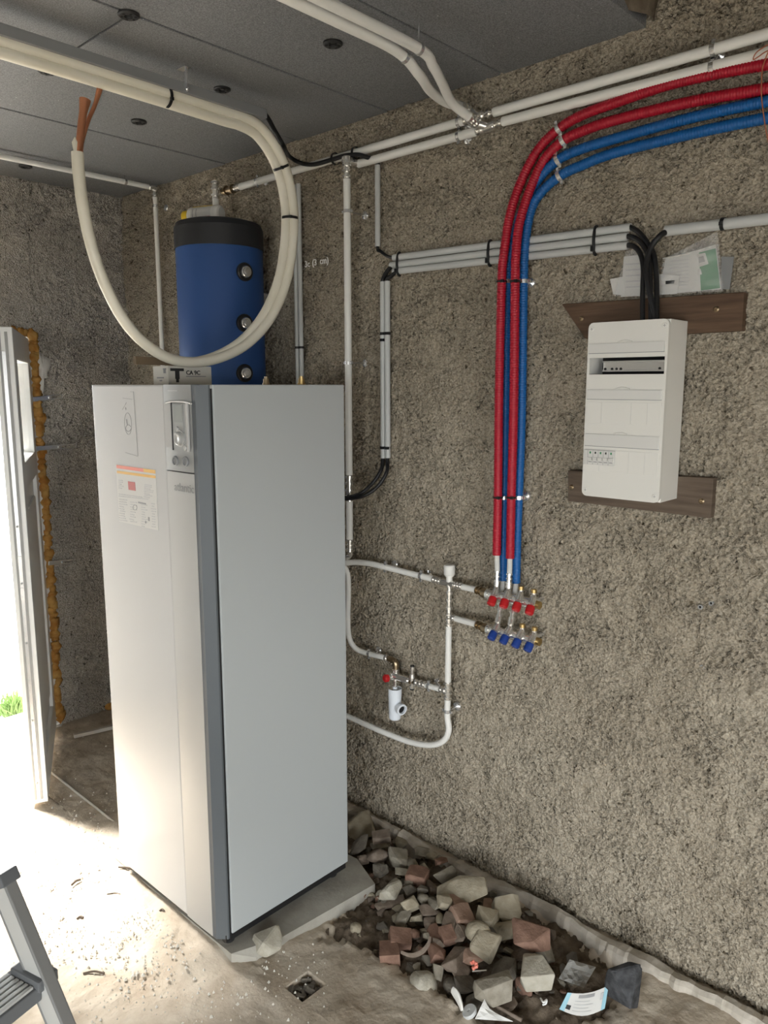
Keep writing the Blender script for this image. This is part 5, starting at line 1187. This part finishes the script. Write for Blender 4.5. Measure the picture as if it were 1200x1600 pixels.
# curved roof tile shard
cpts = [AZ(x, y, z) for x, y, z in ((630, 1490, 0.03), (645, 1494, 0.03), (660, 1489, 0.035), (670, 1478, 0.045), (674, 1467, 0.055))]
sh_ = MB(); q = spline(cpts, 6); vs = []
for p in q: vs += [p+V(0, 0, -0.006), p+V(0, 0, 0.008), p+V(-0.004, 0.006, 0.010), p+V(0.0, 0.012, -0.006)]
sh_.add(vs, [(i*4+j, i*4+(j+1)%4, (i+1)*4+(j+1)%4, (i+1)*4+j) for i in range(len(q)-1) for j in range(4)]+[(3,2,1,0), tuple(len(vs)-4+j for j in range(4))])
tag(sh_.build('tile_shard', M_st['b']), 'curved clay tile shard among the red bricks', 'tile shard')

# ------------------------------------------------------------------ litter
def floor_sheet(quad, z0, lifts, mt, name, n=6, crumple=0.002, seed=1, th=0.0008):
    r_ = random.Random(seed); vs = []
    for i in range(n+1):
        for j in range(n+1):
            u, v = i/n, j/n
            px = (quad[0][0]*(1-u)+quad[1][0]*u)*(1-v)+(quad[3][0]*(1-u)+quad[2][0]*u)*v; py = (quad[0][1]*(1-u)+quad[1][1]*u)*(1-v)+(quad[3][1]*(1-u)+quad[2][1]*u)*v
            z = z0+(lifts[0]*(1-u)+lifts[1]*u)*(1-v)+(lifts[3]*(1-u)+lifts[2]*u)*v + r_.uniform(-crumple, crumple); vs.append(AZ(px, py, z))
    N = n+1; top = [(i*N+j, i*N+j+1, (i+1)*N+j+1, (i+1)*N+j) for i in range(n) for j in range(n)]; k = len(vs)
    m = MB(); m.add(vs+[p-V(0, 0, th) for p in vs], top+[tuple(a+k for a in f[::-1]) for f in top])
    return m, lambda u, v: (quad, u, v)
lt = thing('label_sheet', 'white printed label sheet with pale blue ends leaning beside the black stone', 'label', AZ(915, 1570, 0.02))
def lq(u0, u1, v0, v1):
    # curled sheet: corners TL(887,1551) TR(951,1540) BR(946,1575) BL(873,1577)
    def pt(u, v):
        tx, ty = 887+(951-887)*u, 1551+(1540-1551)*u + 6*math.sin(math.pi*u); bx, by = 874+(945-874)*u, 1577+(1576-1577)*u + 11*math.sin(math.pi*u)
        z = 0.012+0.045*(1-v)+0.028*u**2
        return tx+(bx-tx)*v, ty+(by-ty)*v, z
    return pt
def lpatch(u0, u1, v0, v1, up, n=8):
    f = lq(0, 0, 0, 0); vs = []
    for i in range(n+1):
        for j in range(3):
            x, y, z = f(u0+(u1-u0)*i/n, v0+(v1-v0)*j/2); p = AZ(x, y, z); vs.append(p+(Vector((0, 0, CAMZ))-p).normalized()*up)
    k = len(vs); th = (Vector((0.7, 0.6, -0.2))*0.0008); fs = [(i*3+j, i*3+j+1, (i+1)*3+j+1, (i+1)*3+j) for i in range(n) for j in range(2)]
    return MB().add(vs+[v+th for v in vs], fs+[tuple(a+k for a in q[::-1]) for q in fs], True)
lpatch(0, 1, 0, 1, 0).build('paper', M_paper, lt); lpatch(0.0, 0.10, 0, 1, 0.001).build('blue_end', M_bluepr, lt); lpatch(0.91, 1.0, 0, 1, 0.001).build('blue_end', M_bluepr, lt)
lpatch(0.30, 0.68, 0.08, 0.22, 0.001).build('print_block', M_print, lt); lpatch(0.10, 0.2, 0.62, 0.84, 0.0014).build('print_block', M_printd, lt)
for k in range(4): lpatch(0.25, 0.60+0.08*(k % 2), 0.36+0.15*k, 0.385+0.15*k, 0.001, 5).build('print_line', M_printl, lt)
lpatch(0.84, 0.90, 0.2, 0.5, 0.001, 3).build('print_block', M_printl, lt)
m, _ = floor_sheet([(757, 1561), (766, 1579), (802, 1596), (742, 1592)], 0.0, (0.05, 0.02, 0.005, 0.01), M_paper, '', 5, 0.003, 4)
tag(m.build('torn_paper', M_paper), 'crumpled white torn paper at the lower edge of the rubble', 'paper')
pq = [AZ(x, y, z) for x, y, z in ((707, 1547, 0.03), (714, 1556, 0.026), (719, 1568, 0.018), (722, 1579, 0.008))]
tag(MB().sweep(spline(pq, 5), [0.014, 0.015, 0.017, 0.018, 0.018, 0.018, 0.018, 0.017, 0.016, 0.015, 0.014, 0.013, 0.012, 0.011, 0.010, 0.008], 9, smooth=False, flat=0.45).build('plastic_scrap', M_boxw), 'white plastic scrap standing between dark stones', 'scrap')
c = AZ(735, 1580, 0.012); tag(MB().lathe(c-V(0, 0, 0.006), c+V(-0.004, 0.004, 0.004), [(0, 0.023), (0.6, 0.024), (1, 0.022), (1, 0.006), (0.8, 0.0)], 28).build('grey_disc', M_condgrey), 'round grey plastic disc beside the white scrap', 'disc')
m, _ = floor_sheet([(890, 1499), (931, 1511), (912, 1543), (873, 1529)], 0.0, (0.05, 0.05, 0.012, 0.012), M_filmg, '', 6, 0.007, 12)
tag(m.build('plastic_film', M_filmg), 'dusty crumpled plastic film behind the printed label sheet', 'film')
tag(MB().sweep(spline([AZ(845, 1560, 0.0), AZ(849, 1566, 0.012), AZ(854, 1562, 0.006), AZ(853, 1568, 0.0), AZ(848, 1570, -0.008)], 5), 0.003, 7).build('white_crumb', M_chalk), 'tiny curled white scrap on the soil left of the label sheet', 'scrap')
tag(MB().sweep(spline([AZ(735, 1506, 0.09), AZ(740, 1503, 0.095), AZ(745, 1509, 0.09), AZ(738, 1514, 0.085)], 5), [0.003+0.004*abs(math.sin(i)) for i in range(16)], 6, smooth=False).build('foil_scrap', M_coral), 'crumpled pinkish foil scrap on the pinkish tan stone', 'scrap')
tag(MB().sweep([AZ(738, 1517.5, 0.075), AZ(760, 1516, 0.075)], 0.0022, 6).build('white_stick', M_lath), 'thin pale stick lying above the big grey stone', 'stick')
tag(MB().sweep([AZ(775, 1572, 0.01), AZ(815, 1594, 0.005)], 0.006, 6).build('wood_stick', M_st['b']), 'brown wooden stick below the brown flat stone', 'stick')
for (x0, y0, x1, y1, r, lab, mt) in ((130, 1521, 163, 1521, 0.0035, 'short dark stick on the pale floor near the ladder', M_stick), (186, 1366, 222, 1375, 0.004, 'dark stick poking out under the cabinet front', M_stick),
        (112, 1389, 127, 1383, 0.005, 'curved dark chip on the bright floor left of the cabinet', M_stick), (168, 1408, 193, 1411, 0.003, 'thin dark twig on the bright floor below the cabinet front', M_stick),
        (120, 1437, 130, 1436, 0.004, 'small dark chip on the bright floor right of the ladder', M_stick), (250, 1436, 257, 1436, 0.004, 'tiny dark chip on the floor under the cabinet front edge', M_stick)):
    a = AZ(x0, y0, 0.004); b = AZ(x1, y1, 0.004); a.z += float(rise(np.array(a.x), np.array(a.y))); b.z += float(rise(np.array(b.x), np.array(b.y))); tag(MB().sweep(spline([a, a.lerp(b, 0.5)+V(0.004, 0.006, 0.002), b], 4), r, 6).build('floor_stick', mt), lab, 'stick')
tag(MB().bbox((-0.17, -0.012, 0), (0.12, 0.012, 0.02), 0.002, Matrix.Translation(AZ(166, 1141, 0.006)) @ Matrix.Rotation(-0.25, 4, 'Z')).build('lath', M_lath), 'pale wooden lath on the floor by the end wall', 'lath')
a = AZ(81, 1207, 0.004); b = AZ(187, 1291, 0.004); tag(MB().sweep([a, b], 0.006, 6).build('thin_rod', M_lath), 'thin pale rod on the floor between door and cabinet', 'rod')
c = AZ(172, 1103, 0.02); vs, fs = rock(61, 0.035, 0.03, 0.028, 'round', 30); tag(MB().add([c+v for v in vs], fs, True).build('foam_lump', M_foamor), 'orange foam lump on the floor by the end wall', 'foam')
# uncountable crumbs of plaster on the floor
cr = MB(); r_ = random.Random(21)
for _ in range(2600):
    if r_.random() < 0.65: px, py = r_.gauss(210, 90), r_.gauss(1420, 70)
    else: px, py = r_.uniform(60, 520), r_.uniform(1130, 1600)
    p = AZ(px, min(max(py, 1128), 1640), 0.002); p.z += float(rise(np.array(p.x), np.array(p.y)))
    if p.x > 1.27 and p.y > 1.85 and p.y < 2.75: continue
    if p.x > 1.95 or p.y > 4.05: continue
    if sd_poly(np.array([p.x]), np.array([p.y]), PIT)[0] < 0.02: continue
    s = abs(r_.gauss(0, 0.0028))+0.0012; a = r_.uniform(0, 6.28); ca_, sa_ = math.cos(a)*s, math.sin(a)*s
    cr.add([p+V(ca_, sa_, -0.003), p+V(-sa_, ca_, -0.003), p+V(-ca_, -sa_*0.8, -0.003), p+V(sa_*0.7, -ca_, -0.003), p+V(0.2*s, 0.1*s, s*r_.uniform(0.4, 0.9))], [(0,1,4), (1,2,4), (2,3,4), (3,0,4)])
o = cr.build('plaster_crumbs', M_crumb); o['kind'] = 'stuff'; tag(o, 'pale plaster crumbs scattered over the concrete floor', 'crumbs')

# ------------------------------------------------------------------ stepladder at the lower left corner
zs = 0.77
s0 = AZ(70, 1530, zs); s1 = AZ(0, 1585, zs); sdir = V(s1.x-s0.x, s1.y-s0.y, 0).normalized(); sback = V(-sdir.y, sdir.x, 0)
if sback.dot(AZ(25, 1515, zs)-s0) < 0: sback = -sback
ld = thing('stepladder', 'aluminium stepladder with a grey ridged step at the lower left corner', 'ladder', (s0.x, s0.y, 0))
d1 = _ray(8, 1375); d2 = _ray(92, 1600)
rail_pt = s0 + sback*0.030 + V(0, 0, 0.0)
# rail line: through the step end, direction in the vertical plane of sback so that it follows the photograph
def rail_at(px, py):                                   # point of the photograph on the plane spanned by Z and sback through the step end
    d = Vector(_ray(px, py)); n = sdir; o0 = Vector((0, 0, CAMZ)); return o0 + d*((rail_pt-o0).dot(n)/d.dot(n))
ra0 = rail_at(12, 1400); ra1 = rail_at(94, 1598); rd = (ra1-ra0).normalized()
bot = ra1 + rd*((0.02-ra1.z)/rd.z) ; top = ra0 - rd*((ra0.z-1.45)/rd.z) if False else ra0 - rd*0.035
rn = rd.cross(sdir).normalized()
def railbox(a, b, w, t, off=V(0, 0, 0)):
    m = MB(); x = (b-a).normalized(); L = (b-a).length; M = Matrix((x, sdir, rn)).transposed().to_4x4(); M.translation = a+off
    return m.bbox((0, -t/2, -w/2), (L, t/2, w/2), 0.003, M)
WL = 0.46
for k in range(2):
    of = sdir*(WL*k)
    r1_ = railbox(top, bot, 0.05, 0.022, of).build('rail', M_alu, ld)
    railbox(top, bot, 0.006, 0.026, of+rn*0.024).build('rail_flange', M_flange, r1_); railbox(top, bot, 0.006, 0.026, of-rn*0.024).build('rail_flange', M_flange, r1_)
    e0 = top+of; Mx = Matrix((rd, sdir, rn)).transposed().to_4x4(); Mx.translation = e0
    MB().bbox((-0.012, -0.02, -0.034), (0.014, 0.02, 0.034), 0.003, Mx).build('rail_cap', M_alud, r1_)
    Mx2 = Mx.copy(); Mx2.translation = bot+of; MB().bbox((-0.05, -0.018, -0.03), (0.012, 0.018, 0.03), 0.003, Mx2).build('foot', M_rubber, ld)
    Ms = Matrix((sdir, sback, V(0, 0, 1))).transposed().to_4x4(); Ms.translation = V(s0.x, s0.y, zs)+of
    MB().bbox((-0.022, -0.012, -0.012), (0.022, 0.072, 0.012), 0.004, Ms).build('step_collar', M_alud, ld)
Ms = Matrix((sdir, sback, V(0, 0, 1))).transposed().to_4x4(); Ms.translation = V(s0.x, s0.y, zs)
stp = MB().bbox((0.012, -0.004, -0.034), (WL-0.012, 0.085, -0.004), 0.003, Ms).build('step', M_alud, ld)
for k in range(6): MB().bbox((0.024, 0.002+0.0135*k, -0.005), (WL-0.024, 0.0105+0.0135*k, 0.001), 0.001, Ms).build('tread_ridge', M_alu, stp)
Ml = Ms.copy(); 
for k in (1, 2):
    zl2 = zs-0.25*k
    if zl2 > 0.1:
        tpar = (zs-zl2)/(-rd.z); c = V(s0.x, s0.y, zs)+rd*tpar; Mk = Ms.copy(); Mk.translation = c
        MB().bbox((0.012, -0.004, -0.034), (WL-0.012, 0.085, -0.004), 0.003, Mk).build('step', M_alud, ld)

# old anchor plugs in the wall
for px, py, lab in ((1095, 948, 'left one of two dark anchor plugs in the wall below the fuse box'), (1112, 942, 'right one of two dark anchor plugs in the wall below the fuse box'), (1098, 1042, 'single dark anchor plug in the wall below the other two')):
    c = W(px, py, 0.0); t = thing('wall_plug', lab, 'anchor plug', c)
    MB().lathe(c+V(0.02, 0, 0), c+V(-0.007, 0, 0), [(0, 0.008), (0.95, 0.008), (1, 0.0068), (1, 0.004), (0.6, 0.003), (0.6, 0)], 14).build('sleeve', M_pvcg, t)
    MB().cyl(c+V(0.002, 0, 0), c+V(-0.004, 0, 0), 0.0036, 10).build('bore', M_dark, t)
